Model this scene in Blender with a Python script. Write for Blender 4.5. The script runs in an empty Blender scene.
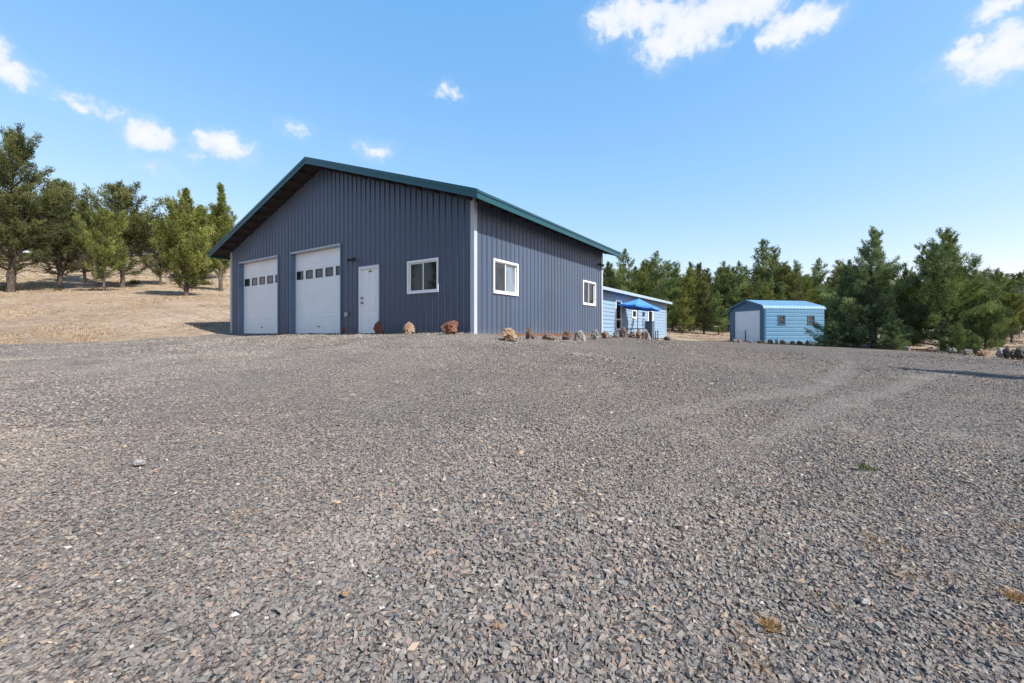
import bpy, bmesh, math, random
import numpy as np
from mathutils import Vector, Matrix
R = math.radians
F, CX, HY, EYE = 433.0, 512.0, 333.0, 1.45
scene = bpy.context.scene
COL = scene.collection
rng = np.random.default_rng(7)
random.seed(7)

# ------------------------------------------------------------------ linking helpers
def link_mesh(name, me, mat=None, parent=None):
    o = bpy.data.objects.new(name, me); COL.objects.link(o)
    if mat is not None and len(me.materials) == 0: me.materials.append(mat)
    if parent is not None: o.parent = parent
    return o
def tag(o, label=None, cat=None, group=None, kind=None):
    if label: o['label'] = label
    if cat: o['category'] = cat
    if group: o['group'] = group
    if kind: o['kind'] = kind
    return o
def thing(name, label, cat, loc=(0, 0, 0), rz=0.0, group=None):
    o = bpy.data.objects.new(name, None); COL.objects.link(o)
    o.empty_display_size = 0.2
    o.location = loc; o.rotation_euler = (0, 0, rz)
    return tag(o, label, cat, group)
def np_mesh(name, v, f, attrs=None, smooth=False):
    v = np.asarray(v, dtype=np.float32); f = np.asarray(f, dtype=np.int32)
    me = bpy.data.meshes.new(name)
    me.vertices.add(len(v)); me.vertices.foreach_set('co', v.ravel())
    k = f.shape[1]
    me.loops.add(f.size); me.loops.foreach_set('vertex_index', f.ravel())
    me.polygons.add(len(f))
    me.polygons.foreach_set('loop_start', np.arange(0, f.size, k, dtype=np.int32))
    me.polygons.foreach_set('loop_total', np.full(len(f), k, dtype=np.int32))
    me.polygons.foreach_set('use_smooth', np.full(len(f), smooth, dtype=bool))
    for nm, a in (attrs or {}).items():
        at = me.attributes.new(nm, 'FLOAT', 'POINT'); at.data.foreach_set('value', np.asarray(a, dtype=np.float32))
    me.update(); me.validate()
    return me
class MB:
    """collects shapes into one mesh"""
    def __init__(s): s.v = []; s.f = []
    def quad(s, a, b, c, d):
        n = len(s.v); s.v += [tuple(a), tuple(b), tuple(c), tuple(d)]; s.f.append((n, n+1, n+2, n+3)); return s
    def poly(s, pts):
        n = len(s.v); s.v += [tuple(p) for p in pts]; s.f.append(tuple(range(n, n+len(pts)))); return s
    def box(s, x0, x1, y0, y1, z0, z1):
        n = len(s.v)
        s.v += [(x, y, z) for z in (z0, z1) for y in (y0, y1) for x in (x0, x1)]
        for q in ((0,2,3,1),(4,5,7,6),(0,1,5,4),(2,6,7,3),(0,4,6,2),(1,3,7,5)): s.f.append(tuple(n+i for i in q))
        return s
    def prism(s, pts, d):
        """pts: planar loop (3D), d: extrusion vector"""
        n = len(s.v); m = len(pts)
        s.v += [tuple(p) for p in pts] + [tuple(Vector(p)+Vector(d)) for p in pts]
        s.f.append(tuple(range(n, n+m))); s.f.append(tuple(range(n+2*m-1, n+m-1, -1)))
        for i in range(m):
            j = (i+1) % m; s.f.append((n+i, n+m+i, n+m+j, n+j))
        return s
    def tube(s, pts, r, k=8):
        pts = [Vector(p) for p in pts]; rs = r if isinstance(r, (list, tuple)) else [r]*len(pts)
        n = len(s.v)
        for i, p in enumerate(pts):
            t = (pts[min(i+1, len(pts)-1)] - pts[max(i-1, 0)]).normalized()
            a = t.cross(Vector((0, 0, 1)));
            if a.length < .05: a = t.cross(Vector((1, 0, 0)))
            a.normalize(); b = t.cross(a)
            for q in range(k):
                th = 2*math.pi*q/k; s.v.append(tuple(p + (a*math.cos(th)+b*math.sin(th))*rs[i]))
        for i in range(len(pts)-1):
            for q in range(k):
                s.f.append((n+i*k+q, n+i*k+(q+1) % k, n+(i+1)*k+(q+1) % k, n+(i+1)*k+q))
        s.f.append(tuple(n+q for q in range(k))); s.f.append(tuple(n+(len(pts)-1)*k+q for q in range(k-1, -1, -1)))
        return s
    def build(s, name, mat, parent=None, bevel=0, smooth=False):
        me = bpy.data.meshes.new(name); me.from_pydata(s.v, [], s.f)
        bm = bmesh.new(); bm.from_mesh(me); bmesh.ops.recalc_face_normals(bm, faces=bm.faces)
        if bevel: bmesh.ops.bevel(bm, geom=bm.edges[:], offset=bevel, segments=1, affect='EDGES')
        bm.to_mesh(me); bm.free(); me.update()
        if smooth:
            for p in me.polygons: p.use_smooth = True
        return link_mesh(name, me, mat, parent)

# ------------------------------------------------------------------ material helpers
def new_mat(name):
    m = bpy.data.materials.new(name); m.use_nodes = True
    return m, m.node_tree, m.node_tree.nodes['Principled BSDF']
def N(nt, t, **kw):
    n = nt.nodes.new(t)
    for k, v in kw.items():
        if k in ('inputs',): 
            for a, b in v.items(): n.inputs[a].default_value = b
        else: setattr(n, k, v)
    return n
def mixc(nt, fac, a, b, bt='MIX'):
    n = nt.nodes.new('ShaderNodeMix'); n.data_type = 'RGBA'; n.blend_type = bt
    for sock, v in ((n.inputs[0], fac), (n.inputs[6], a), (n.inputs[7], b)):
        if isinstance(v, bpy.types.NodeSocket): nt.links.new(v, sock)
        elif isinstance(v, (int, float)): sock.default_value = v
        else: sock.default_value = (*v, 1)
    return n.outputs[2]
def mth(nt, op, a, b=0.5, c=None, clamp=False):
    n = nt.nodes.new('ShaderNodeMath'); n.operation = op; n.use_clamp = clamp
    for i, v in enumerate((a, b) if c is None else (a, b, c)):
        if isinstance(v, bpy.types.NodeSocket): nt.links.new(v, n.inputs[i])
        else: n.inputs[i].default_value = v
    return n.outputs[0]
def maprange(nt, v, a, b, c=0.0, d=1.0, smooth=True):
    n = nt.nodes.new('ShaderNodeMapRange'); n.clamp = True
    if smooth: n.interpolation_type = 'SMOOTHSTEP'
    nt.links.new(v, n.inputs[0])
    for i, x in zip((1, 2, 3, 4), (a, b, c, d)): n.inputs[i].default_value = x
    return n.outputs[0]
def noise(nt, scale, detail=4, rough=.6, vec=None, out=0):
    n = nt.nodes.new('ShaderNodeTexNoise'); n.inputs['Scale'].default_value = scale
    n.inputs['Detail'].default_value = detail; n.inputs['Roughness'].default_value = rough
    if vec is not None: nt.links.new(vec, n.inputs['Vector'])
    return n.outputs[out]
def objco(nt, scale=None):
    t = nt.nodes.new('ShaderNodeTexCoord').outputs['Object']
    if scale is None: return t
    m = nt.nodes.new('ShaderNodeMapping'); m.inputs['Scale'].default_value = scale; nt.links.new(t, m.inputs[0])
    return m.outputs[0]
def bump(nt, bs, h, strength=.5, dist=.01):
    b = nt.nodes.new('ShaderNodeBump'); b.inputs['Strength'].default_value = strength; b.inputs['Distance'].default_value = dist
    nt.links.new(h, b.inputs['Height']); nt.links.new(b.outputs[0], bs.inputs['Normal']); return b
def paint(name, col, rough=.5, var=.12, metallic=0., spec=.5, dirt=None, scale=1.5, bmp=0.):
    m, nt, bs = new_mat(name); co = objco(nt)
    n = noise(nt, scale, 6, .65, co)
    c = mixc(nt, maprange(nt, n, .3, .7), [x*(1-var) for x in col], [min(1, x*(1+var)) for x in col])
    st = noise(nt, 6, 5, .6, objco(nt, (4, 4, .35)))
    c = mixc(nt, mth(nt, 'MULTIPLY', maprange(nt, st, .5, .8), .35), c, dirt or [min(1, x*1.25+.01) for x in col])
    nt.links.new(c, bs.inputs['Base Color'])
    bs.inputs['Roughness'].default_value = rough; bs.inputs['Metallic'].default_value = metallic
    bs.inputs['Specular IOR Level'].default_value = spec
    nt.links.new(maprange(nt, noise(nt, scale*3, 5, .6, co), .2, .8, rough*.8, min(1, rough*1.25)), bs.inputs['Roughness'])
    if bmp: bump(nt, bs, noise(nt, 3, 3, .5, co), bmp, .02)
    return m
M = {}
def slate_mat():
    m, nt, bs = new_mat('slate_metal'); co = objco(nt); sp = nt.nodes.new('ShaderNodeSeparateXYZ'); nt.links.new(co, sp.inputs[0])
    pn = mth(nt, 'FLOOR', mth(nt, 'DIVIDE', mth(nt, 'ADD', sp.outputs[0], sp.outputs[1]), .9144)); wn = nt.nodes.new('ShaderNodeTexWhiteNoise'); wn.noise_dimensions = '1D'; nt.links.new(pn, wn.inputs['W'])
    base = (.038, .058, .103)
    c = mixc(nt, wn.outputs['Value'], [x*.90 for x in base], [x*1.10 for x in base])
    n = noise(nt, .8, 5, .6, co); c = mixc(nt, maprange(nt, n, .3, .7), mixc(nt, 1.0, c, (.92, .93, .95), 'MULTIPLY'), mixc(nt, 1.0, c, (1.1, 1.08, 1.05), 'MULTIPLY'))
    streak = noise(nt, 5, 5, .6, objco(nt, (5, 5, .3))); c = mixc(nt, mth(nt, 'MULTIPLY', maprange(nt, streak, .52, .75), .22), c, (.13, .15, .18))
    dust = mth(nt, 'MULTIPLY', maprange(nt, mth(nt, 'ADD', sp.outputs[2], mth(nt, 'MULTIPLY', noise(nt, 7, 5, .7, co), .45)), .12, .45, 1, 0), .30)
    c = mixc(nt, dust, c, (.17, .155, .14)); nt.links.new(c, bs.inputs['Base Color'])
    bs.inputs['Specular IOR Level'].default_value = .5; nt.links.new(mth(nt, 'ADD', maprange(nt, n, .2, .8, .33, .45), mth(nt, 'MULTIPLY', dust, .8)), bs.inputs['Roughness'])
    bs.inputs['Sheen Weight'].default_value = .36; bs.inputs['Sheen Roughness'].default_value = .55; bs.inputs['Sheen Tint'].default_value = (.80, .90, 1, 1)      # sheen as of dusty paint, added to brighten the sunlit side wall
    bump(nt, bs, noise(nt, 2.2, 3, .5, objco(nt, (1, 1, .5))), .10, .02); return m
M['slate'] = slate_mat()
M['trim'] = paint('pale_trim', (.42, .46, .52), .45, .05)
M['jamb'] = paint('jamb_blue', (.10, .17, .26), .45, .08)
M['teal'] = paint('teal_metal', (.008, .066, .078), .35, .08, spec=.5)
M['tealdark'] = paint('teal_roof', (.010, .06, .075), .4, .1)
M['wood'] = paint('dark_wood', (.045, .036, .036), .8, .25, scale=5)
M['white'] = paint('white_paint', (.80, .80, .80), .5, .03, dirt=(.6, .58, .54), scale=3)
M['whitevinyl'] = paint('white_vinyl', (.8, .8, .8), .4, .02)
M['black'] = paint('black_frame', (.02, .02, .022), .45, .1)
M['bronze'] = paint('lock_metal', (.12, .10, .08), .35, .1, metallic=.8)
M['grey'] = paint('grey_box', (.33, .35, .37), .5, .08)
M['rust'] = paint('rust_trim', (.16, .07, .04), .85, .3, scale=6)
M['concrete'] = paint('concrete', (.36, .34, .31), .9, .12, scale=4)
M['siding'] = paint('blue_siding', (.23, .335, .44), .6, .05)
M['house_roof'] = paint('house_roof', (.07, .085, .095), .7, .15, scale=5)
M['house_fascia'] = paint('house_fascia', (.34, .42, .50), .5, .05)
M['shedblue'] = paint('shed_blue', (.085, .225, .36), .4, .06, spec=.6)
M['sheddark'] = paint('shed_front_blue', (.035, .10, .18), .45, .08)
M['shedroof'] = paint('shed_roof', (.13, .265, .40), .45, .06, spec=.6)
M['sheddoor'] = paint('shed_door', (.70, .71, .74), .5, .04)
M['canvas'] = paint('umbrella_canvas', (.06, .24, .72), .75, .1, scale=3)
M['iron'] = paint('wrought_iron', (.03, .035, .045), .5, .1)
M['bluegrey'] = paint('cabinet_paint', (.10, .13, .17), .5, .08)
def glass_mat(name, col, rough=.04, spec=.9):
    m, nt, bs = new_mat(name); n = noise(nt, 1.3, 4, .6, objco(nt))
    nt.links.new(mixc(nt, maprange(nt, n, .35, .65), [c*.7 for c in col], [c*1.3 for c in col]), bs.inputs['Base Color'])
    bs.inputs['Roughness'].default_value = rough; bs.inputs['Specular IOR Level'].default_value = spec
    bump(nt, bs, noise(nt, 2.2, 2, .5, objco(nt)), .05, .01)
    return m
M['glass'] = glass_mat('dark_glass', (.012, .016, .015), .05, .45)
M['screen'] = glass_mat('screened_glass', (.045, .05, .055), .35, .3)
M['curtain'] = glass_mat('curtained_glass', (.17, .21, .25), .12, .6)
def bark_mat(name, a, b):
    m, nt, bs = new_mat(name); co = objco(nt, (6, 6, 1.4)); n = noise(nt, 3, 6, .7, co)
    nt.links.new(mixc(nt, maprange(nt, n, .35, .65), a, b), bs.inputs['Base Color']); bs.inputs['Roughness'].default_value = .95
    bump(nt, bs, n, .9, .04); return m
M['bark'] = bark_mat('bark', (.05, .038, .03), (.16, .125, .10))
M['deadwood'] = bark_mat('dead_wood', (.16, .145, .13), (.34, .32, .30))
def leaf_mat(name, dark, mid, lite):
    m = bpy.data.materials.new(name); m.use_nodes = True; nt = m.node_tree; nt.nodes.clear()
    a = N(nt, 'ShaderNodeAttribute', attribute_name='tint')
    cr = nt.nodes.new('ShaderNodeValToRGB'); cr.color_ramp.elements[0].color = (*dark, 1); cr.color_ramp.elements[1].color = (*lite, 1)
    cr.color_ramp.elements[0].position = .1; cr.color_ramp.elements[1].position = .95
    e = cr.color_ramp.elements.new(.5); e.color = (*mid, 1); nt.links.new(a.outputs['Fac'], cr.inputs[0])
    d = nt.nodes.new('ShaderNodeBsdfDiffuse'); t = nt.nodes.new('ShaderNodeBsdfTranslucent'); nt.links.new(cr.outputs[0], d.inputs[0])
    nt.links.new(mixc(nt, 1.0, cr.outputs[0], (.9, 1.0, .5), 'MULTIPLY'), t.inputs[0])
    mx = nt.nodes.new('ShaderNodeMixShader'); mx.inputs[0].default_value = .22
    nt.links.new(d.outputs[0], mx.inputs[1]); nt.links.new(t.outputs[0], mx.inputs[2])
    o = nt.nodes.new('ShaderNodeOutputMaterial'); nt.links.new(mx.outputs[0], o.inputs[0]); return m
M['leaf_olive'] = leaf_mat('juniper_olive', (0.046, 0.055, 0.026), (0.121, 0.136, 0.053), (0.241, 0.247, 0.105))
M['leaf_bright'] = leaf_mat('juniper_bright', (0.063, 0.078, 0.026), (0.172, 0.196, 0.057), (0.333, 0.345, 0.110))
M['leaf_deep'] = leaf_mat('conifer_deep', (0.058, 0.084, 0.042), (0.145, 0.199, 0.081), (0.290, 0.339, 0.132))
M['leaf_blue'] = leaf_mat('conifer_blue', (0.068, 0.100, 0.058), (0.163, 0.222, 0.112), (0.310, 0.370, 0.170))

# ------------------------------------------------------------------ terrain
def P(x, y, Z): return ((x-CX)/F*Z, Z, (HY-y)/F*Z)
ctrl = [(0,0,-1.45),(-4,0,-1.42),(5,0,-1.52),(-3,3,-1.08),(0,3,-1.12),(4,3,-1.26),(0,-10,-2.0),(-15,-10,-1.7),(15,-10,-2.1),
 (0,6,-.79),(-4,6,-.76),(-8,6,-.80),(-14,6,-.75),(-1,11.4,-.035),(-3.5,13.1,-.04),(-6.8,15.2,-.04),(-12.3,19,-.04),(0,10.6,-.22),(3.9,18.6,-.08),
 (-3.2,10.6,-.20),(-7,12.2,-.30),(6.2,20,-.36),(1.9,13.4,-.27),(-1,16,-.04),(-6,22,0.0),(2.5,26,-.1),(5.5,25,-.27),(11.4,32,-.29),
 P(0,345,13),P(100,341.5,14.5),P(205,336.5,17.5),P(0,320,20),P(120,315,21),(-26.6,28,2.3),(-33,28,2.4),(-20,28,2.1),(-38,40,4.5),(-28,40,4.2),(-40,60,9.5),(-60,60,10.4),(-75,40,8.7),(-30,80,13.2),(-70,62,11.6),(-95,20,9.5),
 (-30,8,.4),(-50,8,2.6),(-60,-20,2.2),(-5,34,.8),(-8,60,4.0),(10,60,2.0),(-20,90,9),(15,90,4),
 P(700,336,40),P(700,326,60),P(700,320,85),P(760,326,60),P(820,330,60),P(1010,338,40),P(900,332,60),P(900,328,85),P(1020,331,85),
 (15.2,26,-.62),(14.6,29,-.56),(19.4,27,-.66),P(800,346,24),P(900,350.5,19),P(970,355,16.5),P(1024,361.5,14.6),(8,8,-1.12),(11,9.5,-1.07),(17,5,-1.35),
 (6,13,-.62),(10,18,-.62),(25,10,-1.3),(30,22,-.95),(30,-10,-2.0),(60,10,-1.2),(80,40,-.6),(9,22,-.48),(12,24,-.56)]
cp = np.array(ctrl, float)
def _U(r2): return np.where(r2 > 1e-9, .5*r2*np.log(np.maximum(r2, 1e-9)), 0)
def _solve():
    n = len(cp); d = cp[:, None, :2]-cp[None, :, :2]; K = _U((d**2).sum(-1)); K += np.eye(n)*.8
    Pm = np.c_[np.ones(n), cp[:, :2]]
    A = np.zeros((n+3, n+3)); A[:n, :n] = K; A[:n, n:] = Pm; A[n:, :n] = Pm.T
    return np.linalg.solve(A, np.r_[cp[:, 2], 0, 0, 0])
TW = _solve()
def _vn(x, y, seed):
    """cheap smooth value noise"""
    xi = np.floor(x).astype(np.int64); yi = np.floor(y).astype(np.int64); xf = x-xi; yf = y-yi
    def h(a, b):
        n = (a*374761393 + b*668265263 + seed*974711) & 0x7fffffff; n = ((n ^ (n >> 13))*1274126177) & 0x7fffffff
        return ((n ^ (n >> 16)) & 0xffff)/65535.0
    sx = xf*xf*(3-2*xf); sy = yf*yf*(3-2*yf)
    return (h(xi, yi)*(1-sx)+h(xi+1, yi)*sx)*(1-sy)+(h(xi, yi+1)*(1-sx)+h(xi+1, yi+1)*sx)*sy
def height(x, y):
    """world z of the terrain at x, y"""
    x = np.atleast_1d(np.asarray(x, float)); y = np.atleast_1d(np.asarray(y, float))
    r = np.hypot(x, y); s = np.minimum(1, 95/np.maximum(r, 1e-6)); px, py = x*s, y*s
    out = np.full(len(px), 0.0)
    for a in range(0, len(px), 20000):
        d2 = (px[a:a+20000, None]-cp[None, :, 0])**2 + (py[a:a+20000, None]-cp[None, :, 1])**2
        out[a:a+20000] = _U(d2) @ TW[:-3] + TW[-3] + TW[-2]*px[a:a+20000] + TW[-1]*py[a:a+20000]
    amp = .5*np.clip((r-16)/30, 0, 1)
    out += amp*(_vn(px/6, py/6, 3)-.5)*.6 + (_vn(px*.9, py*.9, 5)-.5)*.03 + (_vn(px*2.7, py*2.7, 9)-.5)*.014
    return out + EYE
def gz(x, y): return float(height([x], [y])[0])
def on_ground(px, py, zmax=110):
    """walk along the line of sight of a spot in the photo until it meets the terrain"""
    Z = np.r_[np.arange(.9, 6, .01), np.arange(6, zmax, .1)]; u = (px-CX)/F; h = height(u*Z, Z)-EYE; yy = HY-F*h/Z
    i = np.where(yy <= py)[0]; i = i[0] if len(i) else len(Z)-1
    return u*Z[i], Z[i]

# gravel outline (star shaped about C0)
C0 = np.array((0., 2.0))
GP = np.array([(-60,3),(-45,6.5),(-30,9.8),(-20,12.2),(-15.4,13.1),(-13.4,14.4),(-12.9,16.5),(-12.6,18.9),(-9,22),(0,26),(6.3,26.5),(8.3,25.5),(10.4,24.3),(13,24.6),(15.0,25.1),(16.3,24.2),
 (16.9,21),(17.1,19),(17.3,16.6),(17.1,14.6),(17.4,9),(18,3),(20,-14),(0,-18),(-30,-14),(-58,-10)], float)
def gravel_boundary(n):
    a = np.arctan2(GP[:, 1]-C0[1], GP[:, 0]-C0[0]); r = np.hypot(GP[:, 0]-C0[0], GP[:, 1]-C0[1])
    o = np.argsort(a); a = a[o]; r = r[o]; th = np.linspace(-math.pi, math.pi, n, endpoint=False)
    # straight edges between the corners
    px = np.r_[GP[o, 0], GP[o[0], 0]]; py = np.r_[GP[o, 1], GP[o[0], 1]]; aa = np.r_[a, a[0]+2*math.pi]
    res = []
    for t in th:
        tt = t if t >= aa[0] else t+2*math.pi
        i = min(max(np.searchsorted(aa, tt, 'right')-1, 0), len(aa)-2)
        p = np.array((px[i], py[i]))-C0; q = np.array((px[i+1], py[i+1]))-C0; d = np.array((math.cos(t), math.sin(t)))
        e = q-p; res.append((p[0]*e[1]-p[1]*e[0])/(d[0]*e[1]-d[1]*e[0]))
    res = np.array(res); x = np.cos(th)*res; y = np.sin(th)*res
    res += (_vn(x*1.3+50, y*1.3+50, 21)-.5)*.7 + (_vn(x*5+50, y*5+50, 22)-.5)*.25
    return th, res
NB = 2880
GTH, GRR = gravel_boundary(NB)
def in_gravel(x, y):
    a = np.arctan2(y-C0[1], x-C0[0]); i = ((a+math.pi)/(2*math.pi)*NB).astype(int) % NB
    return np.hypot(x-C0[0], y-C0[1]) - GRR[i]          # negative inside
def build_gravel():
    t = np.r_[0.0, np.geomspace(.02, 1, 190)]
    th, rr = GTH[::2], GRR[::2]; n = len(th)
    X = C0[0]+np.cos(th)[None]*rr[None]*t[:, None]; Y = C0[1]+np.sin(th)[None]*rr[None]*t[:, None]
    Zh = height(X.ravel(), Y.ravel()).reshape(X.shape)+.025
    Zh[-1] -= .06
    v = np.stack([X, Y, Zh], -1).reshape(-1, 3)
    i = np.arange(len(t)-1)[:, None]; j = np.arange(n)[None]; jn = (j+1) % n
    f = np.stack([i*n+j, (i+1)*n+j, (i+1)*n+jn, i*n+jn], -1).reshape(-1, 4)
    return np_mesh('gravel_yard', v, f, smooth=True)
def build_ground():
    rs = np.r_[0.5, np.geomspace(2, 120, 200), np.geomspace(150, 6000, 14)]; n = 720
    th = np.linspace(0, 2*math.pi, n, endpoint=False)
    X = np.cos(th)[None]*rs[:, None]; Y = np.sin(th)[None]*rs[:, None]
    Zh = height(X.ravel(), Y.ravel()).reshape(X.shape)
    g = in_gravel(X.ravel(), Y.ravel()).reshape(X.shape); Zh = Zh - np.clip(-g, 0, .4)*.3
    v = np.stack([X, Y, Zh], -1).reshape(-1, 3)
    i = np.arange(len(rs)-1)[:, None]; j = np.arange(n)[None]; jn = (j+1) % n
    f = np.stack([i*n+j, (i+1)*n+j, (i+1)*n+jn, i*n+jn], -1).reshape(-1, 4)
    return np_mesh('ground', v, f, smooth=True)

def ramp(nt, fac, stops, interp='LINEAR'):
    cr = nt.nodes.new('ShaderNodeValToRGB'); el = cr.color_ramp.elements; cr.color_ramp.interpolation = interp
    el[0].position, el[0].color = stops[0][0], (*stops[0][1], 1); el[1].position, el[1].color = stops[-1][0], (*stops[-1][1], 1)
    for p, c in stops[1:-1]:
        e = el.new(p); e.color = (*c, 1)
    nt.links.new(fac, cr.inputs[0]); return cr.outputs[0]
# crushed stone colours, shared by the sheet and the loose stones
STONES = [(0, (0.084, 0.078, 0.077)), (.14, (0.133, 0.124, 0.121)), (.30, (0.192, 0.175, 0.160)), (.46, (0.153, 0.135, 0.131)), (.6, (0.233, 0.206, 0.184)),
          (.74, (0.167, 0.166, 0.162)), (.84, (0.287, 0.237, 0.191)), (.885, (0.216, 0.157, 0.134)), (.972, (0.236, 0.175, 0.142)), (.984, (0.326, 0.239, 0.152)), (.996, (0.434, 0.399, 0.372))]
def circ(a, b, c):
    A = np.array([[2*(b[0]-a[0]), 2*(b[1]-a[1])], [2*(c[0]-a[0]), 2*(c[1]-a[1])]]); B = np.array([b[0]**2+b[1]**2-a[0]**2-a[1]**2, c[0]**2+c[1]**2-a[0]**2-a[1]**2])
    o = np.linalg.solve(A, B); return float(o[0]), float(o[1]), float(np.hypot(a[0]-o[0], a[1]-o[1]))
TRACKS = (circ((10.2, 13.2), (5.6, 7.9), (-.3, 3.9)), circ((10.6, 10.6), (5.6, 6.9), (.6, 2.6)))
def track_mask(nt, co):
    """two worn wheel tracks: pale, finer stone; they curve across the yard (world metres)"""
    sp = nt.nodes.new('ShaderNodeSeparateXYZ'); nt.links.new(co, sp.inputs[0]); x, y = sp.outputs[0], sp.outputs[1]
    wob = mth(nt, 'MULTIPLY', mth(nt, 'SUBTRACT', noise(nt, .5, 2, .5, co), .5), .5)
    tot = None
    for cx, cy, r in TRACKS:
        dx = mth(nt, 'SUBTRACT', x, cx); dy = mth(nt, 'SUBTRACT', y, cy)
        d = mth(nt, 'SQRT', mth(nt, 'ADD', mth(nt, 'MULTIPLY', dx, dx), mth(nt, 'MULTIPLY', dy, dy)))
        e = mth(nt, 'ABSOLUTE', mth(nt, 'ADD', mth(nt, 'SUBTRACT', d, r), wob))
        k = mth(nt, 'MULTIPLY', maprange(nt, e, .02, .27, 1, 0), mth(nt, 'MULTIPLY', maprange(nt, x, -2, 5.0), maprange(nt, x, 12, 10)))
        tot = k if tot is None else mth(nt, 'MAXIMUM', tot, k)
    return tot
def yard_patches(nt, co, c):
    """dust and stone mix varying over metres"""
    big = noise(nt, .22, 4, .6, co); mid = noise(nt, 1.1, 5, .65, co)
    c = mixc(nt, mth(nt, 'MULTIPLY', maprange(nt, big, .42, .66), .5), c, mixc(nt, 1.0, c, (1.28, 1.19, 1.08), 'MULTIPLY'))
    c = mixc(nt, mth(nt, 'MULTIPLY', maprange(nt, mid, .52, .75), .55), c, (.30, .26, .225))
    c = mixc(nt, mth(nt, 'MULTIPLY', maprange(nt, noise(nt, .35, 3, .6, co), .36, .24), .45), c, mixc(nt, 1.0, c, (.68, .7, .76), 'MULTIPLY'))
    vd = nt.nodes.new('ShaderNodeVectorMath'); vd.operation = 'DISTANCE'; nt.links.new(co, vd.inputs[0]); vd.inputs[1].default_value = (-6, 15, 1.3)
    c = mixc(nt, mth(nt, 'MULTIPLY', mth(nt, 'MULTIPLY', maprange(nt, vd.outputs['Value'], 6, 11.5, 1, 0), maprange(nt, noise(nt, .8, 5, .7, co), .3, .6)), .5), c, (.34, .305, .265))
    c = mixc(nt, mth(nt, 'MULTIPLY', track_mask(nt, co), .26), c, (.30, .275, .25))
    return c
def gravel_mat():
    m, nt, bs = new_mat('crushed_stone'); co = objco(nt)
    wc = nt.nodes.new('ShaderNodeVectorMath'); wc.operation = 'ADD'
    nz = nt.nodes.new('ShaderNodeTexNoise'); nz.inputs['Scale'].default_value = 18; nt.links.new(co, nz.inputs['Vector'])
    sc = nt.nodes.new('ShaderNodeVectorMath'); sc.operation = 'SCALE'; sc.inputs[3].default_value = .03
    nt.links.new(nz.outputs['Color'], sc.inputs[0]); nt.links.new(co, wc.inputs[0]); nt.links.new(sc.outputs[0], wc.inputs[1])
    cols, hts = [], []
    for s in (19, 42):
        v = nt.nodes.new('ShaderNodeTexVoronoi'); v.inputs['Scale'].default_value = s; nt.links.new(wc.outputs[0], v.inputs['Vector'])
        w = nt.nodes.new('ShaderNodeSeparateColor'); nt.links.new(v.outputs['Color'], w.inputs[0])
        cols.append(ramp(nt, w.outputs[0], STONES)); hts.append((mth(nt, 'SUBTRACT', 1, v.outputs['Distance']), w.outputs[1], v.outputs['Distance']))
    pick = maprange(nt, noise(nt, 4, 4, .7, co), .44, .56)
    c = mixc(nt, pick, cols[0], cols[1])
    gap = maprange(nt, hts[1][2], .45, .85, 1, .35); c = mixc(nt, 1.0, c, mixc(nt, gap, (.3, .28, .27), (1, 1, 1)), 'MULTIPLY')
    c = yard_patches(nt, co, c); nt.links.new(c, bs.inputs['Base Color'])
    bs.inputs['Roughness'].default_value = .9; bs.inputs['Specular IOR Level'].default_value = .25
    h = mth(nt, 'ADD', mth(nt, 'ADD', mth(nt, 'MULTIPLY', hts[0][0], 1.0), mth(nt, 'MULTIPLY', hts[0][1], .9)), mth(nt, 'ADD', mth(nt, 'MULTIPLY', hts[1][0], .5), mth(nt, 'MULTIPLY', hts[1][1], .6)))
    bump(nt, bs, h, 1.0, .035); return m
def stone_mat():
    m, nt, bs = new_mat('loose_stone'); co = objco(nt)
    a = N(nt, 'ShaderNodeAttribute', attribute_name='tint'); c = ramp(nt, a.outputs['Fac'], STONES)
    c = mixc(nt, mth(nt, 'MULTIPLY', maprange(nt, noise(nt, 90, 4, .7, co), .45, .7), .35), c, (.26, .24, .215))
    c = yard_patches(nt, co, c); nt.links.new(c, bs.inputs['Base Color'])
    bs.inputs['Roughness'].default_value = .85; bs.inputs['Specular IOR Level'].default_value = .3
    return m
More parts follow.
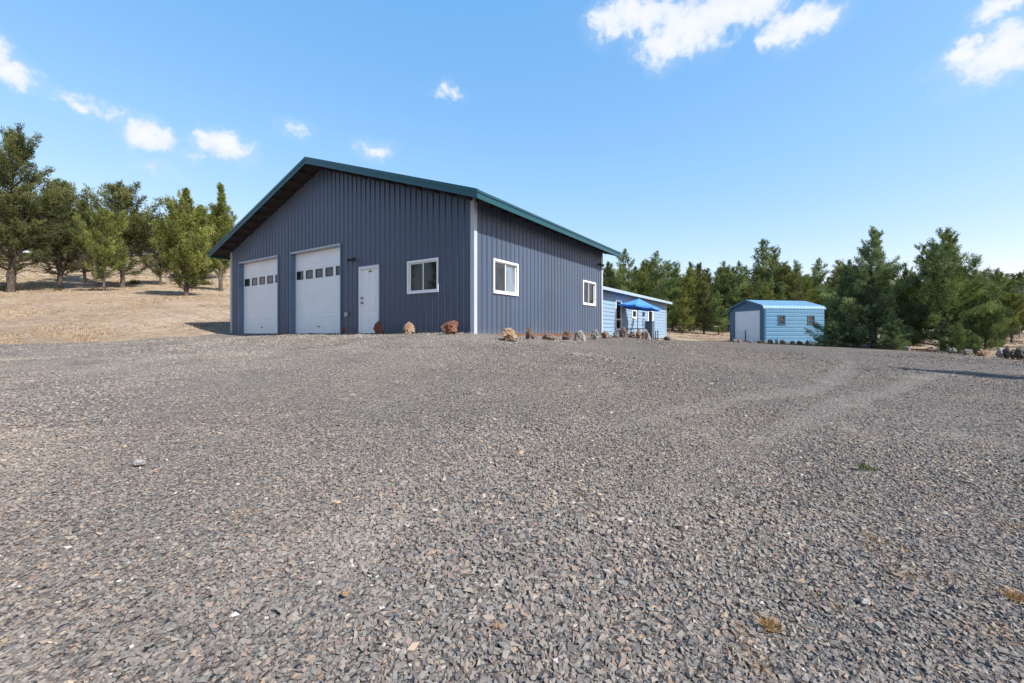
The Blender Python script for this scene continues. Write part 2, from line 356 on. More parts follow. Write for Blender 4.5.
def ground_mat():
    m, nt, bs = new_mat('dry_field'); co = objco(nt)
    a = noise(nt, .35, 6, .65, co); b = noise(nt, 3, 6, .7, co); d = noise(nt, 22, 5, .7, co)
    sp = nt.nodes.new('ShaderNodeSeparateXYZ'); nt.links.new(co, sp.inputs[0])
    c = mixc(nt, maprange(nt, a, .38, .62), (0.298, 0.216, 0.147), (0.437, 0.345, 0.247))
    c = mixc(nt, mth(nt, 'MULTIPLY', maprange(nt, mth(nt, 'ADD', sp.outputs[2], mth(nt, 'MULTIPLY', a, 2.5)), 3.5, 7.5), .75), c, (0.465, 0.359, 0.218))
    c = mixc(nt, mth(nt, 'MULTIPLY', maprange(nt, b, .45, .58), .7), c, (0.219, 0.138, 0.104))
    c = mixc(nt, mth(nt, 'MULTIPLY', maprange(nt, noise(nt, 1.3, 6, .7, objco(nt, (.5, 1.3, 1))), .52, .66), .5), c, (0.186, 0.138, 0.123))
    c = mixc(nt, mth(nt, 'MULTIPLY', maprange(nt, d, .5, .62), .65), c, (0.539, 0.460, 0.361))
    c = mixc(nt, mth(nt, 'MULTIPLY', maprange(nt, noise(nt, .7, 6, .75, co), .53, .63), .6), c, (0.251, 0.147, 0.104))
    c = mixc(nt, mth(nt, 'MULTIPLY', maprange(nt, noise(nt, 7, 5, .75, co), .60, .68), .75), c, (0.084, 0.064, 0.057))
    nt.links.new(c, bs.inputs['Base Color']); bs.inputs['Roughness'].default_value = .95; bs.inputs['Specular IOR Level'].default_value = .1
    bump(nt, bs, mth(nt, 'ADD', b, mth(nt, 'MULTIPLY', d, .5)), .9, .12); return m
M['gravel'] = gravel_mat(); M['stone'] = stone_mat(); M['field'] = ground_mat()
tag(link_mesh('ground', build_ground(), M['field']), kind='structure')
tag(link_mesh('gravel_yard', build_gravel(), M['gravel']), kind='structure')

# loose crushed stones, angular chips
def chips(x, y, size, flat=(.35, .8), lift=.2, big_tint=None):
    n = len(x); z = height(x, y)+.025
    base = np.array([(1,0,0),(0,1,0),(-1,0,0),(0,-1,0),(.55,.5,1),(-.5,-.45,.9),(.1,-.1,-1)], float)
    f = np.array([(0,1,4),(1,2,4),(2,5,4),(2,3,5),(3,0,5),(0,4,5),(1,0,6),(2,1,6),(3,2,6),(0,3,6)])
    V = base[None]*(1+rng.uniform(-.38, .38, (n, 7, 3))) + rng.uniform(-.18, .18, (n, 7, 3))
    V[:, :, 0] *= rng.uniform(.75, 1.5, n)[:, None]; V[:, :, 1] *= rng.uniform(.55, 1.0, n)[:, None]; V[:, :, 2] *= rng.uniform(*flat, n)[:, None]
    V *= (size*.5)[:, None, None]
    tx = rng.normal(0, .27, n); ty = rng.normal(0, .27, n); tz = rng.uniform(0, 2*math.pi, n)
    def rot(V, a, i, j):
        c, s = np.cos(a)[:, None], np.sin(a)[:, None]; p, q = V[:, :, i].copy(), V[:, :, j].copy()
        V[:, :, i] = p*c-q*s; V[:, :, j] = p*s+q*c
    rot(V, tx, 1, 2); rot(V, ty, 0, 2); rot(V, tz, 0, 1)
    V[:, :, 0] += x[:, None]; V[:, :, 1] += y[:, None]; V[:, :, 2] += (z+size*lift*rng.uniform(.1, 1.1, n))[:, None]
    Fc = (f[None]+np.arange(n)[:, None, None]*7).reshape(-1, 3)
    t = rng.uniform(0, 1, n) if big_tint is None else big_tint
    return V.reshape(-1, 3), Fc, np.repeat(t, 7)
def wedge(n, z0, z1, k, um=1.55):
    Z = (rng.uniform(z0**k, z1**k, n))**(1/k); u = rng.uniform(-um, um, n)
    return u*Z, Z
sets = []
for n, a, b, k, lo, hi in ((175000, .75, 4.2, 2, .007, .033), (175000, 4.0, 9.5, 1.5, .011, .038), (60000, 8.5, 17, 1.3, .022, .055), (1500, 1, 11, 2, .035, .055)):
    x, y = wedge(n, a, b, k); s = rng.uniform(0, 1, n)**2.1*(hi-lo)+lo
    # coarser where the yard is rough, finer where it is packed
    rough = _vn(x*.35+9, y*.35+4, 31)*.6+_vn(x*1.1, y*1.1, 32)*.4; s *= .5+.9*rough
    for cx, cy, r in TRACKS:
        e = np.abs(np.hypot(x-cx, y-cy)-r); s = np.where((e < .17)&(x > 1), s*.72, s)
    keep = (in_gravel(x, y) < -.05)&(rng.uniform(0, 1, n) < .25+1.1*rough)
    bx = (x+1.0)*.83-(y-11.4)*.5578; by = (x+1.0)*.5578+(y-11.4)*.83      # not inside the workshop
    keep &= ~((bx < .02)&(bx > -13.7)&(by > -.02))
    sets.append(chips(x[keep], y[keep], s[keep]))
off = 0; VV, FF, TT = [], [], []
for v, f, t in sets: VV.append(v); FF.append(f+off); TT.append(t); off += len(v)
tag(link_mesh('gravel', np_mesh('gravel', np.concatenate(VV), np.concatenate(FF), {'tint': np.concatenate(TT)}), M['stone']), 'loose angular grey crushed stone spread over the whole yard', 'gravel', kind='stuff')

# dry grass: blades in tufts
def blade_mat(name, a, b, c):
    m, nt, bs = new_mat(name); at = N(nt, 'ShaderNodeAttribute', attribute_name='tint')
    nt.links.new(ramp(nt, at.outputs['Fac'], [(0, a), (.5, b), (1, c)]), bs.inputs['Base Color']); bs.inputs['Roughness'].default_value = .8; bs.inputs['Specular IOR Level'].default_value = .15
    return m
M['straw'] = blade_mat('dry_straw', (.09, .06, .04), (.34, .25, .16), (.50, .41, .28))
M['green_weed'] = blade_mat('green_weed', (.06, .09, .03), (.12, .15, .05), (.30, .27, .12))
def blades(x, y, h, w, spread, nb, z=None, lean=.6):
    n = len(x); z = height(x, y) if z is None else z
    X = np.repeat(x, nb)+rng.normal(0, 1, n*nb)*np.repeat(spread, nb); Y = np.repeat(y, nb)+rng.normal(0, 1, n*nb)*np.repeat(spread, nb)
    Z = np.repeat(z, nb)-.01; H = np.repeat(h, nb)*rng.uniform(.5, 1.15, n*nb); W = np.repeat(w, nb)
    a = rng.uniform(0, 2*math.pi, n*nb); l = rng.uniform(0, lean, n*nb)*H; b = rng.uniform(0, 2*math.pi, n*nb)
    v = np.stack([np.stack([X-np.cos(a)*W, Y-np.sin(a)*W, Z], -1), np.stack([X+np.cos(a)*W, Y+np.sin(a)*W, Z], -1), np.stack([X+np.cos(b)*l, Y+np.sin(b)*l, Z+H], -1)], 1)
    f = np.arange(n*nb*3).reshape(-1, 3); t = np.clip(np.repeat(rng.uniform(0, 1, n), nb)*.6+rng.uniform(0, .4, n*nb), 0, 1)
    return v.reshape(-1, 3), f, np.repeat(t, 3)
def field_grass():
    x, y = wedge(75000, 11, 62, 1.35, 1.35); g = in_gravel(x, y); den = _vn(x*.5+3, y*.5, 41)*.6+_vn(x*1.7, y*1.7, 42)*.4
    bx = (x+1.0)*.83-(y-11.4)*.5578; by = (x+1.0)*.5578+(y-11.4)*.83
    keep = (g > -.12)&(den > .42)&~((bx < .1)&(bx > -13.8)&(by > -.1)&(by < 9))
    hx = (x-11.38)*.83-(y-32)*.5578; hy = (x-11.38)*.5578+(y-32)*.83; keep &= ~((hx < .1)&(hx > -8)&(hy < .1)&(hy > -15))
    x, y, den = x[keep], y[keep], den[keep]; h = .03+.11*(den-.42)/.5*rng.uniform(.5, 1.4, len(x)); r = np.hypot(x, y)
    return blades(x, y, h, .006+r*.0004, .05+.06*rng.uniform(0, 1, len(x)), 7)
v, f, t = field_grass()
tag(link_mesh('dry_grass', np_mesh('dry_grass', v, f, {'tint': t}), M['straw']), 'short bleached grass covering the slope and field', 'dry grass', kind='stuff')

# ------------------------------------------------------------------ walls with a profile, cut for openings
def prof_insert(prof, cuts):
    out = list(prof)
    for c in cuts:
        if any(abs(p[0]-c) < 1e-6 for p in out): continue
        for i in range(len(out)-1):
            if out[i][0] < c < out[i+1][0]:
                k = (c-out[i][0])/(out[i+1][0]-out[i][0]); out.insert(i+1, (c, out[i][1]+k*(out[i+1][1]-out[i][1]))); break
    return out
def wall_mesh(mb, O, ux, nx, U, V, openings=(), top=None):
    """O origin, ux horizontal unit, nx outward unit; U, V lists of (position, offset); top(u) replaces the last V"""
    U = prof_insert(U, [c for o in openings for c in o[:2]]); V = prof_insert(V, [c for o in openings for c in o[2:]])
    def pt(u, v): return (O[0]+ux[0]*u[0]+nx[0]*(u[1]+v[1]), O[1]+ux[1]*u[0]+nx[1]*(u[1]+v[1]), O[2]+v[0])
    for i in range(len(U)-1):
        for j in range(len(V)-1):
            a, b, c, d = U[i], U[i+1], V[j], V[j+1]
            um, vm = (a[0]+b[0])/2, (c[0]+d[0])/2
            if any(o[0] < um < o[1] and o[2] < vm < o[3] for o in openings): continue
            if b[0]-a[0] < 1e-7 and abs(a[1]-b[1]) < 1e-7: continue
            d0 = d1 = d
            if top and j == len(V)-2: d0 = (top(a[0]), d[1]); d1 = (top(b[0]), d[1])
            mb.quad(pt(a, c), pt(b, c), pt(b, d1), pt(a, d0))
def ribs(L, pitch=.2286, h=.030, start=.08):
    out = [(0, 0)]; x = start
    while x+.07 < L:
        out += [(x, 0), (x+.021, h), (x+.041, h), (x+.062, 0)]
        m = x+.062+(pitch-.062)/2
        if m+.03 < L: out += [(m-.016, 0), (m-.008, .004), (m+.008, .004), (m+.016, 0)]
        x += pitch
    return out+[(L, 0)]

# ------------------------------------------------------------------ the workshop (local: x<0 along the gable, y>0 along the side)
BW, BL = 13.65, 8.75; TH = -math.atan2(.5578, .83)
barn = thing('metal_workshop', 'large slate blue ribbed metal workshop with teal roof trim and two white garage doors', 'building', (-1.0, 11.4, EYE-.03), TH)
OG, OE = .6, .58; ZE = 3.50; PITCH = .3315; ZR = ZE+(BW/2+OE)*PITCH
def roof_z(x): return ZR-abs(x+BW/2)*PITCH
def under(u): return roof_z(-u)-.13
G2 = (5.73, 8.80, 0., 3.0); G1 = (9.72, 12.86, 0., 3.0); ED = (3.78, 4.73, .03, 2.14); FW = (1.26, 2.48, 1.19, 2.12)
SW1 = (.83, 2.07, 1.16, 2.10); SW2 = (6.74, 7.98, 1.16, 2.10)
mb = MB()
wall_mesh(mb, (0, 0, 0), (-1, 0), (0, -1), ribs(BW), [(-.3, 0), (3.2, 0), (4, 0)], (G1, G2, ED, FW), lambda u: under(u))
w_front = mb.build('gable_wall', M['slate'], barn)
mb = MB(); wall_mesh(mb, (0, 0, 0), (0, 1), (1, 0), ribs(BL), [(-.5, 0), (3.62, 0)], (SW1, SW2)); w_side = mb.build('side_wall', M['slate'], barn)
mb = MB(); wall_mesh(mb, (-BW, BL, 0), (0, -1), (-1, 0), ribs(BL), [(-.3, 0), (3.62, 0)]); mb.build('side_wall', M['slate'], barn)
mb = MB(); wall_mesh(mb, (-BW, BL, 0), (1, 0), (0, 1), ribs(BW), [(-.3, 0), (3.2, 0), (4, 0)], (), lambda u: under(u)); mb.build('gable_wall', M['slate'], barn)
MB().box(-BW+.25, -.25, .25, BL-.25, -.2, .01).build('floor_slab', M['concrete'], barn)
# corner trim
def corner(x, y, sx, sy):
    a = .11; t = .028
    MB().box(min(x, x-sx*a)-(.0 if sx > 0 else t), max(x, x-sx*a)+(t if sx > 0 else 0), min(y, y+sy*t), max(y, y+sy*t), -.05, 3.6) \
        .box(min(x, x+sx*t), max(x, x+sx*t), min(y, y-sy*a), max(y, y-sy*a), -.05, 3.6).build('corner_trim', M['trim'], barn)
corner(0, 0, 1, -1); corner(-BW, 0, -1, -1); corner(0, BL, 1, 1); corner(-BW, BL, -1, 1)
# rust coloured base strip
segs = [(0, ED[0]-.06), (ED[1]+.06, G2[0]-.04), (G2[1]+.04, G1[0]-.04), (G1[1]+.04, BW)]
for a, c in segs: MB().box(-c, -a, -.034, -.026, -.12, .022).build('base_trim', M['rust'], barn)
MB().box(.026, .034, 0, BL, -.4, .01).build('base_trim', M['rust'], barn)
# roof: two slabs with a ribbed top
def slope(sign):
    m = MB(); t = .045; xe = (OE if sign > 0 else -BW-OE); xr = -BW/2
    ze = roof_z(xe)
    m.prism([(xr, -OG, ZR), (xe, -OG, ze), (xe, -OG, ze-t), (xr, -OG, ZR-t)], (0, BL+2*OG, 0))
    y = -OG+.1
    while y < BL+OG-.05:
        m.prism([(xr, y, ZR+.001), (xe, y, ze+.001), (xe, y, ze+.022), (xr, y, ZR+.022)], (0, .04, 0)); y += .2286
    return m
rf = slope(1); s2 = slope(-1); n0 = len(rf.v); rf.v += s2.v; rf.f += [tuple(i+n0 for i in q) for q in s2.f]
roof = rf.build('roof', M['tealdark'], barn)
# rake fascia boards front and back, eave fascia both sides, cap edges
for y in (-OG-.025, BL+OG):
    for xe in (OE, -BW-OE):
        a, b_ = (-BW/2, xe); za, zb = ZR, roof_z(xe)
        m = MB(); m.prism([(a, y, za+.03), (b_, y, zb+.03), (b_, y, zb-.17), (a, y, za-.17)], (0, .025, 0)); m.build('rake_fascia', M['teal'], roof)
        m = MB(); m.prism([(a, y-.014, za+.045), (b_, y-.014, zb+.045), (b_, y-.014, zb-.045), (a, y-.014, za-.045)], (0, .012, 0)) \
            .prism([(a, y-.014, za+.058), (b_, y-.014, zb+.058), (b_, y-.014, zb+.047), (a, y-.014, za+.047)], (0, .15, 0)); m.build('rake_trim', M['teal'], roof)
for x0 in (OE, -BW-OE-.025):
    z = roof_z(OE)
    MB().box(x0, x0+.025, -OG-.027, BL+OG+.027, z-.18, z+.0).build('eave_fascia', M['teal'], roof)
    s_ = 1 if x0 > 0 else -1; x2 = x0+.025 if s_ > 0 else x0
    MB().box(min(x2+s_*.002, x2+s_*.02), max(x2+s_*.002, x2+s_*.02), -OG-.03, BL+OG+.03, z-.035, z+.028).build('drip_edge', M['tealdark'], roof)
# lookouts: timbers poking out under the gable overhang, and rafter tails under the eaves
for y0, y1 in ((-OG+.002, -.03), (BL+.03, BL+OG-.002)):
    x = -.05
    while x > -BW-.3:
        z = roof_z(x)-.048
        m = MB(); zz = z-PITCH*.02 if x > -BW/2 else z
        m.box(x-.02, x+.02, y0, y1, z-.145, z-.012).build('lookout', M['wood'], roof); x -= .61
y = .05
while y < BL:
    for s in (1, -1):
        m = MB(); xa, xb = (0.03, OE-.003) if s > 0 else (-BW-.03, -BW-OE+.003)
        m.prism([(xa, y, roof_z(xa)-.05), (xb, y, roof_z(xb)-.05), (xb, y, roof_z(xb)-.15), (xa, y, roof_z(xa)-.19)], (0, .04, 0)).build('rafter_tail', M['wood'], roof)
    y += .61
# plywood deck seen from below
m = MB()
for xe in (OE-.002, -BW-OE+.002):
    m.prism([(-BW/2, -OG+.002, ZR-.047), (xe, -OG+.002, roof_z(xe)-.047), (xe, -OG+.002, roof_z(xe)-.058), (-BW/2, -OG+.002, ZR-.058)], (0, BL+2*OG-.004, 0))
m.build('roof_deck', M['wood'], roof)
# garage doors
def garage(o):
    u0, u1, z0, z1 = o; r = .16
    m = MB(); H = (z1-z0)/5
    V = []
    for k in range(5):
        a = z0+k*H
        V += [(a+.002, -.012), (a+.012, 0)]
        for q in range(1, 4):
            zq = a+H*q/4; V += [(zq-.012, 0), (zq-.004, -.005), (zq+.004, -.005), (zq+.012, 0)]
        V += [(a+H-.012, 0), (a+H-.002, -.012)]
    W = u1-u0; cw = W/5; wins = []
    for k in range(5):
        c = u0+cw*(k+.5); wins.append((c-.20, c+.20, z0+3*H+.24, z0+3*H+.53))
    U = [(u0, 0), (u1, 0)]
    wall_mesh(m, (0, r, 0), (-1, 0), (0, -1), U, V, wins)
    d = m.build('garage_door', M['white'], barn)
    for w in wins:
        f = MB(); t = .022
        f.box(-w[1]-.012, -w[0]+.012, r-.014, r+.01, w[3]-t, w[3]+.012).box(-w[1]-.012, -w[0]+.012, r-.014, r+.01, w[2]-.012, w[2]+t)
        f.box(-w[1]-.012, -w[1]+t, r-.014, r+.01, w[2]+t, w[3]-t).box(-w[0]-t, -w[0]+.012, r-.014, r+.01, w[2]+t, w[3]-t)
        fo = f.build('window', M['black'], d)
        MB().box(-w[1]+t, -w[0]-t, r+.0, r+.006, w[2]+t, w[3]-t).build('pane', M['glass'], d)
    # jambs, head
    MB().box(-u0, -u0+.05, -.05, r+.03, z0-.03, z1+.05).build('door_jamb', M['jamb'], d); MB().box(-u1-.05, -u1, -.05, r+.03, z0-.03, z1+.05).build('door_jamb', M['jamb'], d)
    MB().box(-u1, -u0, -.05, r+.03, z1, z1+.05).build('door_head', M['trim'], d)
    MB().box(-(u0+u1)/2-.07, -(u0+u1)/2+.07, r-.035, r-.018, .25, .28).build('handle', M['black'], d)
    MB().box(-u1, -u0, r-.02, r+.02, z0-.02, z0+.012).build('seal', M['black'], d)
garage(G1); garage(G2)
# entry door: six raised panels
def entry():
    u0, u1, z0, z1 = ED; m = MB(); W = u1-u0
    m.box(-u1+.05, -u0-.05, .03, .075, z0, z1-.05)
    for ra, rb in ((.08, .62), (.68, 1.32), (1.38, 1.92)):
        for ca, cb in ((.12, .40), (.47, .75)):
            m.box(-u0-.05-cb*1.0-.02, -u0-.05-ca+.02, .022, .030, z0+ra, z0+rb)
            m.box(-u0-.05-cb*1.0+.02, -u0-.05-ca-.02, .014, .022, z0+ra+.04, z0+rb-.04)
    d = m.build('entry_door', M['white'], barn, bevel=.002)
    MB().box(-u1, -u1+.05, -.04, .09, z0, z1).box(-u0-.05, -u0, -.04, .09, z0, z1).box(-u1+.05, -u0-.05, -.04, .09, z1-.05, z1).build('door_frame', M['whitevinyl'], d)
    MB().box(-u1-.03, -u1-.002, -.045, .0, z0-.02, z1+.03).box(-u0+.002, -u0+.03, -.045, 0, z0-.02, z1+.03).box(-u1-.03, -u0+.03, -.045, 0, z1+.002, z1+.032).build('door_trim', M['trim'], d)
    for z in (1.0, 1.16): MB().tube([(-u1+.12, .03, z), (-u1+.12, -.02, z), (-u1+.12, -.04, z)], [.022, .02, .032], 10).build('handle', M['bronze'], d)
    cx = -(u0+u1)/2
    MB().prism([(cx-.09, .026, 2.02), (cx+.09, .026, 2.02), (cx, .026, 1.96)], (0, -.02, 0)).build('door_ornament', M['bronze'], d)
    MB().box(-u1-.02, -u0+.02, -.12, .10, -.05, z0-.004).build('threshold', M['concrete'], d)
entry()
# sliding windows; mapping (u, depth, z) to local
def slider(o, place, panes, parent=barn):
    u0, u1, z0, z1 = o
    def bx(m, a, b, d0, d1, c, d):
        p = place(a, d0); q = place(b, d1)
        m.box(min(p[0], q[0]), max(p[0], q[0]), min(p[1], q[1]), max(p[1], q[1]), c, d)
    t = .045; m = MB()
    bx(m, u0-.015, u1+.015, -.045, .06, z1-t, z1+.015); bx(m, u0-.015, u1+.015, -.045, .06, z0-.015, z0+t)
    bx(m, u0-.015, u0+t, -.045, .06, z0+t, z1-t); bx(m, u1-t, u1+.015, -.045, .06, z0+t, z1-t)
    w = m.build('window', M['whitevinyl'], parent)
    mid = (u0+u1)/2; m = MB(); s = .035
    for (a, b, dd) in ((u0+t, mid+.02, 0.0), (mid-.02, u1-t, .02)):
        bx(m, a, b, dd, dd+.018, z1-t-s, z1-t); bx(m, a, b, dd, dd+.018, z0+t, z0+t+s)
        bx(m, a, a+s, dd, dd+.018, z0+t+s, z1-t-s); bx(m, b-s, b, dd, dd+.018, z0+t+s, z1-t-s)
    m.build('sash', M['whitevinyl'], w)
    for i, (a, b, dd) in enumerate(((u0+t+s, mid-.0, .008), (mid+.0, u1-t-s, .028))):
        m = MB(); bx(m, a, b, dd, dd+.004, z0+t+s, z1-t-s); m.build('pane', M[panes[i]], w)
slider(FW, lambda u, d: (-u, d), ('glass', 'glass'))
slider(SW1, lambda u, d: (-d, u), ('screen', 'curtain'))
slider(SW2, lambda u, d: (-d, u), ('screen', 'glass'))
# twin flood lights and a wall box
def flood(x, y, z, nx, ny):
    m = MB(); tx, ty = -ny, nx
    q = lambda a, d, c: (x+tx*a+nx*d, y+ty*a+ny*d, z+c)
    m.tube([q(0, .0, 0), q(0, .05, 0)], .055, 12)
    f = m.build('flood_light', M['black'], barn)
    for s in (-1, 1):
        MB().tube([q(0, .05, 0), q(s*.05, .10, 0), q(s*.08, .12, -.01), q(s*.10, .17, -.05), q(s*.11, .19, -.065)], [.014, .014, .03, .055, .055], 12).build('lamp_head', M['black'], f)
flood(-4.98, -.02, 2.44, 0, -1); flood(.02, 8.35, 2.93, 1, 0)
MB().box(-5.46, -5.30, -.09, -.026, .57, .72).build('outlet_box', M['grey'], barn, bevel=.008)
MB().box(-.5, -BW+.5, .9, 1.0, .02, 3.0).build('inner_partition', M['wood'], barn)

# ------------------------------------------------------------------ blue house (local origin at its far right corner; y<0 comes towards the camera)
house = thing('blue_house', 'low light blue house with horizontal lap siding behind the workshop', 'house', (11.38, 32.0, EYE-.30), TH)
HL, HW, HH = 14.0, 7.5, 2.52
def laps(z0, z1, e=.2, d=.022):
    out = []; z = z0
    while z < z1-.02:
        t = min(z+e, z1); out += [(z, d), (t, 0)]
        z += e
    return out
def hu(px):      # position along the house front for a column of the photo
    u = (px-CX)/F; return (u*32-11.38)/(u*.83-.5578)
TWN = (hu(620.9), hu(615.4), .50, 2.05)
SMW = (hu(636.0), hu(631.8), 1.22, 1.66); RTW = (hu(652.3), hu(647.8), 1.0, 1.80)
for o_name, O, ux, nx, L, op in (('front_wall', (0, 0, 0), (0, -1), (1, 0), HL, (TWN, SMW, RTW)), ('back_wall', (-HW, -HL, 0), (0, 1), (-1, 0), HL, ()),):
    m = MB(); wall_mesh(m, O, ux, nx, [(0, 0), (L, 0)], [(-.5, 0)]+laps(0, HH), op); m.build(o_name, M['siding'], house)
def hroof(x): return HH+.12+(HW/2-abs(x+HW/2))*.24
for O, ux, nx in (((0, 0, 0), (-1, 0), (0, 1)), ((0, -HL, 0), (-1, 0), (0, -1))):
    m = MB(); wall_mesh(m, O, ux, nx, [(0, 0), (HW/2, 0), (HW, 0)], [(-.5, 0)]+laps(0, HH)+[(HH+.001, 0), (HH+.1, 0)], (), lambda u: hroof(-u)-.06); m.build('end_wall', M['siding'], house)
m = MB()
for xe in (.4, -HW-.4):
    m.prism([(-HW/2, -HL-.3, hroof(-HW/2)), (xe, -HL-.3, hroof(xe)), (xe, -HL-.3, hroof(xe)-.05), (-HW/2, -HL-.3, hroof(-HW/2)-.05)], (0, HL+.38, 0))
hr = m.build('roof', M['house_roof'], house)
MB().box(.4, .43, -HL-.33, .10, hroof(.4)-.14, hroof(.4)+.015).build('fascia', M['house_fascia'], hr)
m = MB()
for xe in (.43, -HW-.43):
    m.prism([(-HW/2, .085, hroof(-HW/2)+.01), (xe, .085, hroof(xe)+.01), (xe, .085, hroof(xe)-.13), (-HW/2, .085, hroof(-HW/2)-.13)], (0, .025, 0))
m.build('fascia', M['house_fascia'], hr)
MB().box(.005, .035, -.10, .03, -.1, HH+.05).build('corner_board', M['house_fascia'], house)
def hwin(o, t=.07, rail=None):
    u0, u1, z0, z1 = o; m = MB()
    m.box(-.03, .045, -u1-.0, -u0+.0, z1-t*.5, z1+t*.6).box(-.03, .045, -u1, -u0, z0-t*.6, z0+t*.5)
    m.box(-.03, .045, -u0-t*.5, -u0+t*.6, z0, z1).box(-.03, .045, -u1-t*.6, -u1+t*.5, z0, z1)
    if rail: m.box(-.03, .045, -u1, -u0, rail-.04, rail+.04)
    w = m.build('window', M['whitevinyl'], house)
    MB().box(-.02, -.01, -u1, -u0, z0, z1).build('pane', M['glass'], w)
hwin(TWN, .09, rail=1.04); hwin(SMW, .10); hwin(RTW, .16)
a = hu(643); MB().box(.02, .08, -a-.16, -a+.16, 1.38, 1.62).build('wall_vent', M['black'], house, bevel=.01)

# ------------------------------------------------------------------ metal shed
shed_dir = math.atan2(.208, .978)
SB = -.63
shed = thing('metal_shed', 'bright blue metal carport style shed with rounded roof edges and pale roll up door', 'shed', (15.18, 26.0, EYE+SB), shed_dir)
SW_, SL = 2.9, 4.3           # local: x along the side (right), y along the front (away)
EH, RH = 2.20, 2.72
def arc_profile():
    pts = []; hw = SW_/2; rr = .26
    for k in range(0, 7):    # near eave bend, from wall to roof slope
        a = R(k*13); pts.append((-hw+rr-rr*math.cos(a)-.03, EH-.12+rr*math.sin(a)))
    pts.append((0, RH)); return pts+[(-p[0], p[1]) for p in reversed(pts[:-1])]
AP = arc_profile()
def ywall(z): return 0
hp = []; z = .0
while z < EH-.16:
    hp += [(z, .0), (z+.012, .0), (z+.04, .02), (z+.20, .02), (z+.222, 0)]; z += .228
hp += [(EH-.1, 0)]
SWN = ((.92, 1.42, 1.22-.1, 1.80-.1), (3.05, 3.55, 1.12, 1.70))
m = MB(); wall_mesh(m, (0, 0, 0), (1, 0), (0, -1), [(0, 0), (SL, 0)], [(-.4, 0)]+hp, SWN); m.build('side_wall', M['shedblue'], shed)
m = MB(); wall_mesh(m, (0, SW_, 0), (1, 0), (0, 1), [(0, 0), (SL, 0)], [(-.4, 0)]+hp); m.build('side_wall', M['shedblue'], shed)
m = MB()
for i in range(len(AP)-1):
    (a, za), (b, zb) = AP[i], AP[i+1]; n = 18
    for k in range(n):
        x0 = -.12+(SL+.24)*k/n; x1 = -.12+(SL+.24)*(k+1)/n; xm = (x0*.75+x1*.25); xq = (x0*.6+x1*.4)
        for p, q, dz0, dz1 in ((x0, xm, 0, .0), (xm, xq, .0, .018), (xq, x1, .018, 0)):
            m.quad((p, a+SW_/2, za+dz0), (q, a+SW_/2, za+dz1), (q, b+SW_/2, zb+dz1), (p, b+SW_/2, zb+dz0))
m.build('roof', M['shedroof'], shed)
# front: header, posts, gable sheet
m = MB(); m.poly([(0, .03, 2.02)]+[(0, a+SW_/2, z-.02) for a, z in AP]+[(0, SW_-.03, 2.02)])
m.box(-.05, .03, .02, .34, -.4, 2.02).box(-.05, .03, SW_-.34, SW_-.02, -.4, 2.02); m.build('front_wall', M['sheddark'], shed)
m = MB(); m.poly([(SL, .03, -.3)]+[(SL, a+SW_/2, z-.02) for a, z in AP]+[(SL, SW_-.03, -.3)]); m.build('end_wall', M['sheddark'], shed)
m = MB(); V = [(0, 0)]; z = .0
while z < 1.98: V += [(z+.04, .008), (z+.08, 0)]; z += .08
wall_mesh(m, (.03, SW_-.34, 0), (0, -1), (-1, 0), [(0, 0), (SW_-.68, 0)], [(-.3, 0)]+V[1:]+[(2.02, 0)]); dr = m.build('roll_up_door', M['sheddoor'], shed)
MB().box(-.01, .02, SW_*.55-.02, SW_*.55+.02, .12, .8).box(-.012, .02, SW_*.55-.12, SW_*.55+.12, .1, .14).build('handle', M['iron'], dr)
m = MB()
for i in range(len(AP)-1):
    (a, za), (b, zb) = AP[i], AP[i+1]
    m.prism([(-.125, a+SW_/2, za+.02), (-.125, b+SW_/2, zb+.02), (-.125, b+SW_/2, zb-.08), (-.125, a+SW_/2, za-.08)], (.02, 0, 0))
m.build('front_trim', M['sheddark'], shed)
MB().box(-.06, .055, -.03, .02, -.35, EH-.1).build('corner_post', M['sheddark'], shed)
MB().box(-.06, .055, SW_-.02, SW_+.03, -.35, EH-.1).build('corner_post', M['sheddark'], shed)
for o in SWN:
    m = MB(); t = .05
    m.box(o[0]-.02, o[1]+.02, -.04, .0, o[3]-t, o[3]+.02).box(o[0]-.02, o[1]+.02, -.04, 0, o[2]-.02, o[2]+t).box(o[0]-.02, o[0]+t, -.04, 0, o[2]+t, o[3]-t).box(o[1]-t, o[1]+.02, -.04, 0, o[2]+t, o[3]-t)
    m.box(o[0]+t, o[1]-t, -.035, 0, (o[2]+o[3])/2-.02, (o[2]+o[3])/2+.02)
    w = m.build('window', M['sheddark'], shed)
    MB().box(o[0], o[1], .005, .015, (o[2]+o[3])/2, o[3]).build('pane', M['glass'], w); MB().box(o[0], o[1], -.012, -.002, o[2], (o[2]+o[3])/2).build('pane', M['screen'], w)

